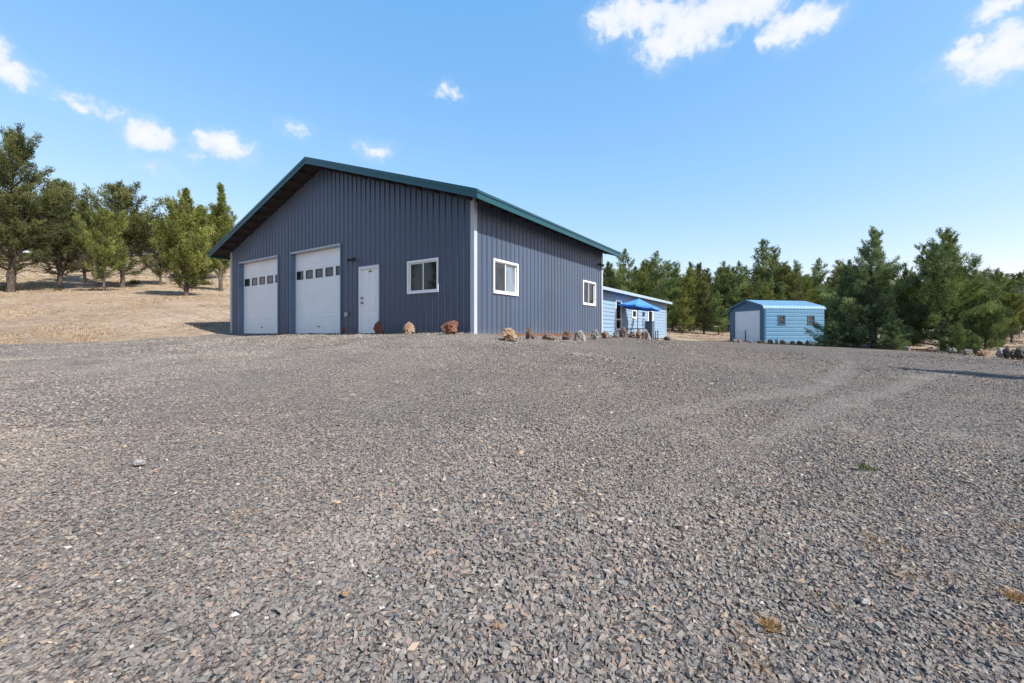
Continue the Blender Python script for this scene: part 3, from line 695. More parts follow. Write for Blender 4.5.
# ------------------------------------------------------------------ patio set
ux, uz = (637.6-CX)/F*23.6, 23.6
ug = gz(ux, uz)
um = thing('patio_umbrella', 'open bright blue patio umbrella tilted over a round table', 'umbrella', (ux, uz, ug))
zt = EYE+(HY-298.6)/F*23.6-ug; cr_ = 1.16; tilt = R(7)
m = MB(); apex = Vector((0.08, 0, zt)); n = 8; rim = []
rimz = -.44
for i in range(n):
    a = 2*math.pi*(i+.5)/n; p = Vector((math.cos(a)*cr_, math.sin(a)*cr_, rimz)); p = Matrix.Rotation(tilt, 3, 'Y') @ p; rim.append(apex+p)
K = 6
for i in range(n):
    p, q = rim[i], rim[(i+1) % n]
    for k in range(K):
        s0, s1 = k/K, (k+1)/K
        def g(s, e, r_=None):
            c = apex.lerp(p, s).lerp(apex.lerp(q, s), e); c.z += -.03*math.sin(s*math.pi) - .035*s*math.sin(e*math.pi); return c
        for e in range(4): m.quad(g(s0, e/4), g(s1, e/4), g(s1, (e+1)/4), g(s0, (e+1)/4))
    for e in range(4):
        t0, t1 = g(1, e/4), g(1, (e+1)/4); m.quad(t0, t1, t1-Vector((0, 0, .09)), t0-Vector((0, 0, .09)))
can = m.build('canopy', M['canvas'], um)
MB().tube([(0, 0, .0), (0, 0, zt-.6), (.08, 0, zt+.05)], .019, 10).tube([(.08, 0, zt+.02), (.085, 0, zt+.09)], [.03, .012], 8).build('pole', M['iron'], um)
MB().tube([(0, 0, -.02), (0, 0, .05), (0, 0, .08), (0, 0, .3)], [.24, .24, .05, .04], 20).build('base', M['iron'], um)
m = MB()
for i in range(n): m.tube([apex+Vector((0, 0, -.06)), apex.lerp(rim[i], .98)+Vector((0, 0, -.02))], .008, 5)
m.build('ribs', M['iron'], um)
tb = thing('patio_table', 'round dark metal patio table under the blue umbrella', 'table', (ux-.05, uz, ug))
tz = EYE+(HY-328.6)/F*23.6-ug; tz = max(.55, tz)
m = MB(); m.tube([(0, 0, tz-.035), (0, 0, tz)], .56, 28); top = m.build('tabletop', M['iron'], tb)
for k in range(4):
    a = math.pi/4+k*math.pi/2; MB().tube([(.38*math.cos(a), .38*math.sin(a), tz-.03), (.28*math.cos(a), .28*math.sin(a), tz*.5), (.45*math.cos(a), .45*math.sin(a), .0)], .016, 8).build('leg', M['iron'], tb)
def patio_chair(x, y, rz, label):
    c = thing('patio_chair', label, 'chair', (x, y, gz(x, y)+.02), rz, 'wrought iron chairs at the patio table')
    m = MB(); m.tube([(0, 0, .43), (0, 0, .455)], .21, 20); m.build('seat', M['iron'], c)
    for sx in (-1, 1):
        for sy in (-1, 1): MB().tube([(sx*.15, sy*.15, .43), (sx*.19, sy*.2, 0)], .011, 6).build('leg', M['iron'], c)
    m = MB()
    m.tube([(-.18, -.18, .44), (-.21, -.24, .75), (-.14, -.28, 1.0), (0, -.30, 1.08), (.14, -.28, 1.0), (.21, -.24, .75), (.18, -.18, .44)], .012, 6)
    m.tube([(0, -.18, .44), (0, -.25, .7), (0, -.30, 1.07)], .009, 6)
    for s in (-1, 1): m.tube([(s*.02, -.22, .6), (s*.11, -.24, .68), (s*.13, -.26, .8), (s*.06, -.27, .87), (s*.03, -.265, .8), (s*.07, -.26, .76)], .008, 6)
    m.build('backrest', M['iron'], c)
patio_chair(ux-.62, uz-.35, R(60), 'curly backed iron chair on the left side of the patio table')
patio_chair(ux+.62, uz+.1, R(-75), 'curly backed iron chair on the cabinet side of the patio table')
cx_, cy_ = (649.8-CX)/F*23.8, 23.8; cg = gz(cx_, cy_)
cab = thing('utility_cabinet', 'tall blue grey metal cabinet standing in front of the house wall', 'cabinet', (cx_, cy_, cg), TH)
MB().box(-.2, .2, -.22, .22, 0, .96).build('body', M['bluegrey'], cab, bevel=.012)
MB().box(-.215, .215, -.235, .235, .962, 1.0).build('lid', M['bluegrey'], cab, bevel=.008)
MB().box(-.17, .17, -.232, -.222, .08, .9).build('door', M['bluegrey'], cab)
MB().box(.11, .14, -.25, -.234, .45, .58).build('handle', M['iron'], cab)
for px, h_, lb in ((655.7, .50, 'short dark post next to the blue grey cabinet'), (657.8, .56, 'short dark post farther from the cabinet near the house corner')):
    x = (px-CX)/F*24.3; o = MB().tube([(0, 0, -.1), (0, 0, h_-.03), (0, 0, h_)], [.03, .03, .018], 8).build('bollard_post', M['iron']); o.location = (x, 24.3, gz(x, 24.3)); tag(o, lb, 'post', 'short posts by the cabinet')

# ------------------------------------------------------------------ rocks
def rock_mat(name, cols, spot):
    m, nt, bs = new_mat(name); co = objco(nt); n = noise(nt, 6, 6, .7, co); n2 = noise(nt, 19, 5, .7, co)
    c = mixc(nt, maprange(nt, n, .38, .6), cols[0], cols[1]); c = mixc(nt, mth(nt, 'MULTIPLY', maprange(nt, n2, .52, .66), .7), c, spot)
    nt.links.new(c, bs.inputs['Base Color']); bs.inputs['Roughness'].default_value = .9; bump(nt, bs, mth(nt, 'ADD', n, mth(nt, 'MULTIPLY', n2, .6)), .9, .05); return m
RM = {'rusty': rock_mat('rusty_rock', ((0.135, 0.047, 0.028), (0.198, 0.090, 0.056)), (0.239, 0.151, 0.113)),
      'orange': rock_mat('orange_rock', ((0.247, 0.132, 0.063), (0.334, 0.239, 0.165)), (0.387, 0.335, 0.290)),
      'brown': rock_mat('brown_rock', ((0.080, 0.049, 0.036), (0.172, 0.102, 0.072)), (0.257, 0.193, 0.157)),
      'pink': rock_mat('pink_rock', ((0.172, 0.098, 0.078), (0.248, 0.170, 0.139)), (0.296, 0.242, 0.204)),
      'grey': rock_mat('grey_rock', ((0.122, 0.115, 0.109), (0.233, 0.218, 0.206)), (0.355, 0.333, 0.302)),
      'white': rock_mat('white_rock', ((0.306, 0.284, 0.260), (0.428, 0.405, 0.381)), (0.220, 0.181, 0.157)),
      'dark': rock_mat('dark_rock', ((0.043, 0.039, 0.036), (0.098, 0.087, 0.079)), (0.172, 0.151, 0.139))}
def rock_mesh(name, w, d, h, seed, cuts=9, lumps=.28, taper=0., sub=4):
    rr = random.Random(seed); bm = bmesh.new(); bmesh.ops.create_icosphere(bm, subdivisions=sub, radius=1)
    from mathutils import noise as mn
    planes = []
    for _ in range(cuts):
        n = Vector((rr.gauss(0, 1), rr.gauss(0, 1), rr.gauss(0, .8))).normalized(); planes.append((n, rr.uniform(.55, .85)))
    s3 = Vector((seed*1.7, seed*.3, seed*2.1))
    for v in bm.verts:
        p = v.co.copy()
        for n, k in planes:
            q = p.dot(n)
            if q > k: p -= n*(q-k)*.92
        p *= 1+lumps*(mn.noise(p*2.1+s3))+lumps*.7*mn.noise(p*5+s3)
        p *= 1+.10*mn.noise(p*13+s3)
        v.co = p
    xs = [v.co.x for v in bm.verts]; ys = [v.co.y for v in bm.verts]; zs = [v.co.z for v in bm.verts]
    for v in bm.verts:
        k = (v.co.z-min(zs))/(max(zs)-min(zs)); tp = 1-taper*k
        v.co = Vector((((v.co.x-min(xs))/(max(xs)-min(xs))-.5)*w*tp, ((v.co.y-min(ys))/(max(ys)-min(ys))-.5)*d*tp, k*h*1.12-.12*h))
    me = bpy.data.meshes.new(name); bm.to_mesh(me); bm.free(); return me
_rk = [100]
def rock(px0, px1, ytop, Z, mat, label, group, depth=None, taper=.15, yb=None, rz=0, name='rock', zoff=0, hmin=.06):
    _rk[0] += 1; u = ((px0+px1)/2-CX)/F; x = u*Z; g = gz(x, Z)
    w = (px1-px0)/F*Z; h = max(hmin, EYE+(HY-ytop)/F*Z-g)
    o = link_mesh(name, rock_mesh(name, w, depth or w*.8, h, _rk[0], taper=taper), RM[mat]); o.location = (x, Z, g+.01+zoff); o.rotation_euler = (0, 0, rz)
    return tag(o, label, 'rock', group)
GR = 'red rocks standing before the gable wall'
def zw(px, out):     # depth just in front of the gable wall
    u = (px-CX)/F; ax, ay = -1.0-.5578*out, 11.4-.83*out; t = (ax-u*ay)/(.8306+.5568*u); return ay+.5568*t
rock(371.5, 384.5, 320.5, zw(378, .45), 'rusty', 'rounded rust red rock beside the white entry door', GR, taper=.35)
rock(402, 416, 322, zw(409, .45), 'orange', 'tan and rust jagged rock under the front window, middle of three', GR, taper=.25)
rock(440.5, 459.5, 320.8, zw(450, .45), 'rusty', 'biggest squared red brown boulder below the right end of the gable wall', GR, taper=-.03, rz=.4)
rock(341.3, 345.4, 325, zw(343.5, .18), 'rusty', 'small narrow rust coloured stone at the foot of the wall between garage and entry doors', GR, taper=.2)
GS = 'rocks edging the gravel along the workshop side'
def zr(px, off=1.25):
    u = (px-CX)/F; ax, ay = -1.0+.83*off, 11.4-.5578*off; s = (u*ay-ax)/(.5578-.83*u); return ay+.83*s
side = [(502, 518, 328.3, 'orange', 'chunky orange and cream rock, nearest the workshop corner', .1), (524, 535.5, 327, 'brown', 'pointed dark brown rock shaped like a steeple', .62), (542, 556, 332.6, 'pink', 'low wide reddish speckled rock', .2),
 (562, 571.5, 330.8, 'brown', 'upright dark brown block of rock with a pale top', .15), (574.5, 582, 331, 'grey', 'grey rock with a white slab leaning on it', .1), (590, 600.5, 329.5, 'grey', 'angular grey and cream rock just before the far corner of the workshop', .3),
 (600.5, 609.5, 331, 'pink', 'reddish brown rock in front of the end of the workshop wall', .2), (613, 619.4, 331, 'grey', 'tan grey rock below the tall house window', .2), (619.8, 627.2, 327.5, 'brown', 'tall rounded brown rock left of the patio table', .3),
 (627.4, 635.8, 332.5, 'brown', 'low dark rock beneath the patio table edge', .2), (636, 641.2, 329.5, 'pink', 'upright pinkish pale rock under the umbrella pole', .2), (641.4, 644.8, 331.5, 'brown', 'thin brown rock squeezed between two pale ones', .15), (645, 648.6, 331, 'brown', 'brown rock partly behind a leaning white slab by the cabinet', .3),
 (664, 671, 336.5, 'dark', 'small dark rock at the end of the row by the house corner', .3)]
for a, b_, yt, mt, lb, tp in side: rock(a-.5, b_+.5, yt-.4, zr((a+b_)/2), mt, lb, GS, taper=tp)
for px, ph, lb, lean in ((585, 331.2, 'thin white stone slab leaning beside a grey rock', -.42), (649.5, 331.5, 'thin white stone slab leaning near the blue grey cabinet', -.35)):
    Z = zr(px)-.12; o = link_mesh('stone_slab', rock_mesh('stone_slab', .14*Z/14, .10, .40*Z/14, int(px), taper=.1, lumps=.15), RM['white']); x = (px-CX)/F*Z
    o.location = (x, Z, gz(x, Z)); o.rotation_euler = (0, lean, 0); tag(o, lb, 'stone slab', GS)
rock(652.5, 662.5, 339.3, zr(657), 'white', 'flat white stone lying on the ground beside the cabinet', GS, taper=.1)
GE = 'stones along the far gravel edge'
sh = [(734.5, 5, 340.6, 'grey'), (739.5, 5, 341, 'orange'), (750.6, 5, 341.4, 'grey'), (760, 5.5, 342, 'brown'), (764, 3.5, 342.6, 'orange'), (770.5, 7, 342.2, 'brown'), (776.5, 4, 343, 'white'), (782.5, 6, 342.4, 'orange'), (792.3, 5, 343.5, 'grey'), (799.3, 6, 342.8, 'brown'),
      (807.5, 4.5, 344, 'grey'), (819, 5, 344, 'white'), (824.5, 5, 343.6, 'grey'), (834, 5, 344.6, 'grey')]
wb = ['in front of the left post of the blue shed', 'near the left foot of the shed door', 'before the middle of the shed door', 'before the right part of the shed door', 'at the right foot of the shed door', 'below the wall between door and window of the shed', 'left of the shed window', 'just under the shed window', 'right of the shed window', 'between the two shed windows', 'under the second shed window', 'at the tip of the fir branches by the shed', 'under the fir beside the shed', 'under the low green fir boughs']
cn = {'grey': 'grey', 'orange': 'orange', 'brown': 'brown', 'white': 'white', 'dark': 'dark', 'rusty': 'rust red', 'pink': 'reddish'}
for (px, w, yt, mt), wd in zip(sh, wb): rock(px-w/2, px+w/2, yt, 24.2, mt, f'small {cn[mt]} stone {wd}', GE, taper=.2, hmin=.2+.1*((px*7)%1))
ed = [(848.6, 9, 343.6, 22.0, 'orange', 'flat orange stone lying before the bluish fir'), (864.8, 8, 344, 21.1, 'grey', 'grey flat stone before the trunk of the bluish fir'), (885, 5, 345.6, 19.9, 'brown', 'small brown stone between the two big firs'), (906, 8, 346, 18.9, 'grey', 'grey stone at the foot of the reddish tree trunk'),
 (929.5, 8, 347, 18.1, 'pink', 'reddish stone under the middle of the big green conifer'), (952, 9, 348, 17.2, 'grey', 'rough grey stone under the right side of the big green conifer'), (967, 8, 349.2, 16.7, 'grey', 'smooth rounded grey boulder left of a tan block'), (982, 12, 349, 16.3, 'orange', 'tan orange block of rock at the right end of the boughs'),
 (1001, 9, 348, 15.9, 'white', 'pale grey rock leading the pile at the right edge'), (1007, 8, 346.5, 15.6, 'dark', 'dark jagged rock on top of the pile at the right edge'), (1014, 9, 349, 15.3, 'brown', 'dark brown rock in the pile at the right edge'), (1022, 12, 347.5, 15.0, 'dark', 'dark grey squared rock cut by the right edge of the picture')]
for px, w, yt, Z, mt, lb in ed: rock(px-w/2, px+w/2, yt, Z, mt, lb, GE, taper=.15, hmin=.2)
# single stones that stand out in the yard
for px, py, s, mt, lb in ((498, 638, .045, 'orange', 'rounded peach orange pebble in the foreground gravel'), (865, 612, .05, 'white', 'bright white chip of stone in the gravel at lower right'), (140, 470, .09, 'white', 'flat pale stone lying in the gravel at left'), (345, 605, .04, 'orange', 'small orange pebble left of the peach one')):
    x, y = on_ground(px, py); o = link_mesh('pebble', rock_mesh('pebble', s, s*.7, s*.5, int(px), sub=2), RM[mt]); o.location = (x, y, gz(x, y)+.035); tag(o, lb, 'pebble')

# weeds in the gravel
def weed(px, py, h, spread, n, mat, label, cat='weed', name='weed', lean=1.2):
    x, y = on_ground(px, py); nn = 6
    xs = x+rng.normal(0, spread, nn); ys = y+rng.normal(0, spread, nn)
    v, f, t = blades(xs, ys, np.full(nn, h), np.full(nn, .0022), np.full(nn, spread*.7), n, lean=lean, z=height(xs, ys)+.036); v = v-np.array((x, y, gz(x, y)))
    o = link_mesh(name, np_mesh(name, v, f, {'tint': t}), M[mat]); o.location = (x, y, gz(x, y)); tag(o, label, cat)
weed(870, 474, .05, .035, 30, 'green_weed', 'little green weed tuft growing in the gravel at right')
M['gold_straw'] = blade_mat('golden_straw', (.20, .11, .045), (.36, .22, .10), (.50, .36, .19))
weed(765, 632, .034, .016, 40, 'gold_straw', 'curled rusty straw clump in the gravel at lower right', 'dry weed', lean=2.2)
weed(1016, 604, .034, .016, 40, 'gold_straw', 'straw clump close to the right edge in the foreground', 'dry weed', lean=2.2)
LV, LF, LT, ln = [], [], [], 0
for px, py, sp, n in ((752, 656, .06, 26), (880, 556, .05, 30), (902, 578, .05, 26), (955, 586, .07, 22), (868, 541, .03, 22), (995, 528, .10, 20), (980, 640, .05, 16), (770, 520, .07, 14), (695, 398, .10, 12), (860, 470, .12, 12), (815, 605, .06, 12), (925, 500, .12, 16), (430, 560, .05, 8), (240, 520, .08, 8)):
    x, y = on_ground(px, py); xs = x+rng.normal(0, sp, 8); ys = y+rng.normal(0, sp*.8, 8)
    v, f, t = blades(xs, ys, np.full(8, .022), np.full(8, .0018), np.full(8, sp*.5), n, lean=2.4, z=height(xs, ys)+.034); LV.append(v); LF.append(f+ln); LT.append(t); ln += len(v)
tag(link_mesh('straw_litter', np_mesh('straw_litter', np.concatenate(LV), np.concatenate(LF), {'tint': np.concatenate(LT)}), M['gold_straw']), 'golden straw litter scattered in patches over the gravel', 'straw', kind='stuff')

# ------------------------------------------------------------------ trees
def frames(d):
    a = np.cross(d, (0, 0, 1.0)); n = np.linalg.norm(a, axis=1, keepdims=True); a = np.where(n > 1e-3, a/np.maximum(n, 1e-6), (1, 0, 0)); return a, np.cross(a, d)
class Tree:
    def __init__(s, seed): s.r = np.random.default_rng(seed); s.tv = []; s.tf = []; s.n = 0; s.lv = []; s.lt = []
    def tubes(s, Pts, rad):
        """Pts (n, k, 3), rad (n, k): three to five sided limbs"""
        n, k, _ = Pts.shape; q = 5 if n < 12 else 3
        d = np.gradient(Pts, axis=1); d /= np.linalg.norm(d, axis=2, keepdims=True)+1e-9
        a, b = frames(d.reshape(-1, 3)); a = a.reshape(n, k, 1, 3); b = b.reshape(n, k, 1, 3)
        th = np.arange(q)*2*math.pi/q; V = Pts[:, :, None]+(a*np.cos(th)[None, None, :, None]+b*np.sin(th)[None, None, :, None])*rad[:, :, None, None]
        i = np.arange(n)[:, None, None]*k*q; j = np.arange(k-1)[None, :, None]*q; m = np.arange(q)[None, None, :]; mn = (m+1) % q
        f = np.stack([i+j+m, i+j+mn, i+j+q+mn, i+j+q+m], -1).reshape(-1, 4)+s.n
        s.tv.append(V.reshape(-1, 3)); s.tf.append(f); s.n += n*k*q
    def tufts(s, C, D, size, nb, blade, width, tint):
        n = len(C); r = s.r
        c = np.repeat(C, nb, 0); d = np.repeat(D, nb, 0); sz = np.repeat(size, nb)[:, None]
        rad_ = r.normal(0, 1, (n*nb, 3)); rad_ -= d*(rad_*d).sum(1, keepdims=True); al = r.uniform(-1.2, 1.2, (n*nb, 1))
        o = d*al*sz+rad_*sz*.26*(1.25-np.abs(al)*.7); dir_ = d*.75+rad_*.55+np.array((0, 0, .22)); dir_ /= np.linalg.norm(dir_, axis=1, keepdims=True)
        L = (blade*r.uniform(.6, 1.4, n*nb))[:, None]; side = np.cross(dir_, r.normal(0, 1, (n*nb, 3))); side /= np.linalg.norm(side, axis=1, keepdims=True)+1e-9
        p = c+o; w = width*r.uniform(.7, 1.3, (n*nb, 1))
        V = np.stack([p-side*w, p+side*w, p+dir_*L], 1)
        s.lv.append(V.reshape(-1, 3)); s.lt.append(np.repeat(np.clip(np.repeat(tint, nb)+r.normal(0, .13, n*nb), 0, 1), 3))
    def cone(s, base, top, z0, Rm, prof, nbr, per, tuft, nb, blade, width, up0=.1, up1=.9, curl=.25, rvar=.3, trunk_r=.15, inner=.3, lat=.22, dead=0):
        """one leader with its boughs; base/top are 3D points, z0 the fraction where the crown starts"""
        r = s.r; base = np.array(base, float); top = np.array(top, float); ax = top-base; H = np.linalg.norm(ax)
        k = 9; t = np.linspace(0, 1, k); w = r.normal(0, .012*H, (k, 3))*np.array((1, 1, 0)); w[0] = 0; w[-1] = 0
        path = base+ax*t[:, None]+w; rad = trunk_r*(1-t)**.8+.008; rad[0] *= 1.25
        s.tubes(path[None], rad[None])
        f = (np.arange(nbr)+r.uniform(0, 1, nbr))/nbr; f = f**.92
        az = np.arange(nbr)*2.399963+r.normal(0, .45, nbr)
        Lb = Rm*prof(f)*(1-rvar+2*rvar*r.uniform(0, 1, nbr)**1.2)+.06
        lobes = 1+.22*np.sin(az*2+r.uniform(0, 6)+f*5)+.15*np.sin(az*3+r.uniform(0, 6)-f*9); Lb = Lb*lobes
        tt = z0+(1-z0)*f*.985; org = np.stack([np.interp(tt, t, path[:, i]) for i in range(3)], -1)
        el = up0+(up1-up0)*f**1.4+r.normal(0, .12, nbr)
        D = np.stack([np.cos(az)*np.cos(el), np.sin(az)*np.cos(el), np.sin(el)], -1)
        m = 5; q = np.linspace(0, 1, m)
        BP = org[:, None]+D[:, None]*Lb[:, None, None]*q[None, :, None]; BP[:, :, 2] += (curl*Lb)[:, None]*(q**2)[None]
        BP[:, 1:-1] += r.normal(0, .03, (nbr, m-2, 3))*Lb[:, None, None]
        br = np.clip(trunk_r*.30*(1-f)**.6, .006, None)[:, None]*(1-q*.85)[None]; s.tubes(BP, br)
        # tufts along boughs and their side twigs
        cnt = np.maximum(3, (per*(Lb/Rm)**1.25).astype(int)); idx = np.repeat(np.arange(nbr), cnt); n = len(idx)
        q = inner+(1-inner)*r.uniform(0, 1, n)**.75
        i0 = np.minimum((q*(m-1)).astype(int), m-2); fr = q*(m-1)-i0
        c = BP[idx, i0]*(1-fr)[:, None]+BP[idx, i0+1]*fr[:, None]
        dd = BP[idx, i0+1]-BP[idx, i0]; dd /= np.linalg.norm(dd, axis=1, keepdims=True)+1e-9
        a, b = frames(dd); sl = r.normal(0, 1, n)*lat*Lb[idx]*(1.15-q); c = c+a*sl[:, None]+b*(r.normal(0, .05, n)*Lb[idx])[:, None]
        dd = dd+a*np.sign(sl)[:, None]*.6; dd /= np.linalg.norm(dd, axis=1, keepdims=True)
        bt = r.uniform(.15, .85, nbr); tint = bt[idx]+.10*(q-.6)+r.normal(0, .10, n)
        s.tufts(c, dd, tuft*r.uniform(.6, 1.3, n)*(.55+.45*np.minimum(1, Lb[idx]/(.5*Rm))), nb, blade, width, tint)
    def dead_twigs(s, base, H, z0, z1, L, n):
        r = s.r; az = r.uniform(0, 6.28, n); z = r.uniform(z0, z1, n)*H; k = 5; q = np.linspace(0, 1, k)
        D = np.stack([np.cos(az), np.sin(az), r.uniform(-.15, .45, n)], -1); l = L*r.uniform(.5, 1.15, n)
        P_ = np.array(base)[None, None]+np.stack([0*z, 0*z, z], -1)[:, None]+D[:, None]*l[:, None, None]*q[None, :, None]+np.cumsum(r.normal(0, .05, (n, k, 3)), 1)*l[:, None, None]
        s.tubes(P_, (.018*(1-q*.8))[None]*np.ones((n, 1)))
        for _ in range(2):
            j = r.integers(1, k-1, n); o = P_[np.arange(n), j]; D2 = D+r.normal(0, .5, (n, 3)); P2 = o[:, None]+D2[:, None]*(l*.4)[:, None, None]*q[None, :, None]
            s.tubes(P2, (.009*(1-q*.8))[None]*np.ones((n, 1)))
    def meshes(s, nm):
        return (np_mesh('trunk_'+nm, np.concatenate(s.tv), np.concatenate(s.tf), smooth=True), s.crown(nm))
    def crown(s, nm):
        if not s.lv: return None
        v = np.concatenate(s.lv); return np_mesh('crown_'+nm, v, np.arange(len(v)).reshape(-1, 3), {'tint': np.concatenate(s.lt)})
conic = lambda f: (1-f)**.85*np.minimum(1, .55+f*3)
roundp = lambda f: np.sqrt(np.clip(1-f, 0, 1))*np.minimum(1, .45+f*2.2)
spire = lambda f: (1-f)**.6*np.minimum(1, .4+f*4)
PR = {}     # prototypes: meshes for a tree of unit scale height h0
def proto(key, build, h0, leaf, bark='bark'):
    t = Tree(hash(key) % 1000 if False else sum(map(ord, key))*7); build(t); a, b = t.meshes(key); a.materials.append(M[bark])
    if b: b.materials.append(M[leaf])
    PR[key] = (a, b, h0)
def big_juniper(t):
    t.cone((0,0,-.3), (.3,0,12.5), .15, 3.7, roundp, 110, 72, .26, 15, .15, .027, .25, 1.1, .30, .42, .36, lat=.2)
    t.cone((.3,.2,2), (-1.9,.5,9.8), .3, 2.0, conic, 36, 44, .25, 15, .15, .027, .3, 1.1, .35, .4, .16, lat=.2)
    t.cone((.3,.2,2), (2.2,-.6,8.6), .3, 2.0, conic, 36, 44, .25, 15, .15, .027, .3, 1.1, .35, .4, .16, lat=.2)
    t.dead_twigs((0, 0, 0), 12.5, .10, .5, 4.0, 120)
def wide_juniper(t):
    t.cone((0,0,-.3), (0,0,7.2), .16, 2.6, roundp, 78, 62, .21, 15, .13, .025, .25, 1.1, .3, .45, .17, lat=.2)
    t.cone((0,.1,1), (1.3,.3,6.2), .3, 1.2, conic, 24, 36, .2, 15, .13, .025, .3, 1.1, .35, .4, .09, lat=.2)
    t.cone((0,.1,1), (-1.3,-.3,5.4), .3, 1.3, conic, 24, 36, .2, 15, .13, .025, .3, 1.1, .35, .4, .09, lat=.2)
    t.dead_twigs((0, 0, 0), 7.2, .12, .5, 2.8, 80)
def cone_juniper(t):
    t.cone((0,0,-.3), (0,0,7.3), .08, 2.35, conic, 120, 66, .20, 16, .12, .023, .35, 1.2, .45, .36, .16, lat=.2)
    t.cone((0,.1,1), (.9,.2,6.2), .25, 1.1, conic, 30, 36, .19, 15, .12, .023, .4, 1.2, .45, .35, .09, lat=.2)
    t.cone((0,.1,1), (-.8,-.4,5.7), .25, 1.2, conic, 30, 36, .19, 15, .12, .023, .4, 1.2, .45, .35, .09, lat=.2)
    t.dead_twigs((0, 0, 0), 7.3, .06, .45, 2.5, 70)
def spire_juniper(t):
    t.cone((0,0,-.3), (0,0,8), .16, 1.05, spire, 96, 36, .18, 14, .12, .024, .6, 1.3, .4, .42, .14, lat=.2)
    t.dead_twigs((0, 0, 0), 8, .1, .45, 1.0, 26)
straight = lambda f: (1-f)*np.minimum(1, .75+f*3)+.03
def blue_fir(t):
    t.cone((0,0,-.3), (0,0,6.0), .04, 2.1, straight, 140, 82, .13, 17, .075, .013, -.02, .95, .30, .26, .12, lat=.26)
    t.cone((.1,.1,.6), (-.95,-.1,4.1), .12, 1.0, straight, 36, 42, .12, 16, .075, .013, .1, .9, .35, .3, .06, lat=.26)
    t.cone((.1,.1,.6), (.9,.3,3.7), .12, 1.0, straight, 36, 42, .12, 16, .075, .013, .1, .9, .35, .3, .06, lat=.26)
def green_fir(t):
    t.cone((0,0,-.3), (.15,0,5.7), .06, 2.35, conic, 124, 84, .14, 17, .08, .0145, .05, .95, .28, .38, .14, lat=.26)
    t.cone((0,0,.8), (-1.25,.2,4.9), .5, .6, spire, 16, 24, .12, 15, .08, .0145, .3, .9, .3, .4, .06, lat=.2)
    t.cone((0,0,.8), (1.2,.1,3.9), .2, 1.2, conic, 36, 40, .13, 16, .08, .0145, .1, .9, .3, .36, .06, lat=.26)
def forest_tree(kind):
    def f(t):
        if kind == 0: t.cone((0,0,-.3), (0,0,9), .09, 2.2, conic, 76, 42, .30, 10, .16, .034, .0, 1.0, .25, .42, .15, lat=.2)
        if kind == 1:
            t.cone((0,0,-.3), (.2,0,9), .12, 2.1, roundp, 66, 42, .33, 10, .16, .034, .1, 1.0, .2, .48, .16, lat=.2)
            t.cone((0,0,3), (-1.1,.3,7.4), .2, 1.2, roundp, 20, 26, .3, 10, .16, .034, .2, 1.0, .2, .4, .08, lat=.2)
        if kind == 2: t.cone((0,0,-.3), (0,0,9), .08, 1.6, spire, 76, 32, .28, 10, .16, .034, .2, 1.1, .25, .46, .14, lat=.2)
        if kind == 3:
            t.cone((0,0,-.3), (0,0,9), .08, 2.6, conic, 80, 46, .33, 10, .16, .034, .1, 1.0, .3, .42, .17, lat=.2)
            t.cone((0,0,2), (1.3,.3,7.0), .2, 1.4, conic, 22, 30, .3, 10, .16, .034, .2, 1.0, .2, .4, .08, lat=.2)
        t.dead_twigs((0, 0, 0), 9, .05, .35, 1.6, 22)
    return f
def snag(t):
    t.tubes(np.array([[(0,0,-.2),(.05,0,2),(.1,.1,4),(.0,.1,6),(.05,.1,7.5)]], float), np.array([[.12,.1,.07,.04,.015]])); t.dead_twigs((0, 0, 0), 7.5, .25, .95, 1.2, 34)
proto('big', big_juniper, 12.5, 'leaf_olive'); proto('wide', wide_juniper, 7.2, 'leaf_olive'); proto('cone', cone_juniper, 7.3, 'leaf_bright')
proto('spire', spire_juniper, 8, 'leaf_bright'); proto('blue', blue_fir, 6, 'leaf_blue'); proto('green', green_fir, 5.7, 'leaf_deep')
for k, lf in ((0, 'leaf_deep'), (1, 'leaf_olive'), (2, 'leaf_deep'), (3, 'leaf_bright')): proto(f'f{k}', forest_tree(k), 9, lf)
proto('snag', snag, 7.5, 'leaf_deep', 'deadwood')
used_mesh = {}
def plant(key, x, y, H, label, cat='tree', group=None, rz=None, name='juniper_tree', wide=1.0, leaf=None):
    a, b, h0 = PR[key]; k = H/h0
    t = thing(name, label, cat, (x, y, gz(x, y)-.03), random.uniform(0, 6.28) if rz is None else rz, group); t.scale = (k*wide, k*wide, k)
    link_mesh('trunk', a, None, t)
    if b:
        if leaf:
            kk = (key, leaf)
            if kk not in used_mesh: m2 = b.copy(); m2.materials.clear(); m2.materials.append(M[leaf]); used_mesh[kk] = m2
            b = used_mesh[kk]
        link_mesh('crown', b, None, t)
    return t
def plant_px(key, px, ytop, ybase=None, Z=None, **kw):
    if Z is None: x, y = on_ground(px, ybase)
    else: x, y = (px-CX)/F*Z, Z
    H = EYE+(HY-ytop)/F*y-gz(x, y); return plant(key, x, y, H, **kw)
GL = 'junipers on the dry slope'
plant_px('big', 10, 136, 292, rz=0.2, wide=.9, label='tallest juniper with thick trunk cut by the left edge', group=GL)
plant_px('wide', 61, 187, 289, rz=1.0, label='juniper with pale dead branches just right of the tallest juniper', group=GL, wide=.92)
plant_px('wide', 104, 214, 291, rz=2.6, label='short slender trunked juniper left of the dark broad one', group=GL, leaf='leaf_bright', wide=.72)
plant_px('wide', 84, 207, 283, rz=4.0, label='juniper standing behind in the gap between two left hand junipers', group=GL, wide=.75)
plant_px('wide', 122, 189, 288, rz=5.1, label='dark broad crowned juniper in the middle of the left slope', group=GL, leaf='leaf_olive', wide=.9)
plant_px('cone', 186, 189, 296, rz=.7, wide=.88, label='bright yellow green bushy juniper with low forked branches', group=GL)
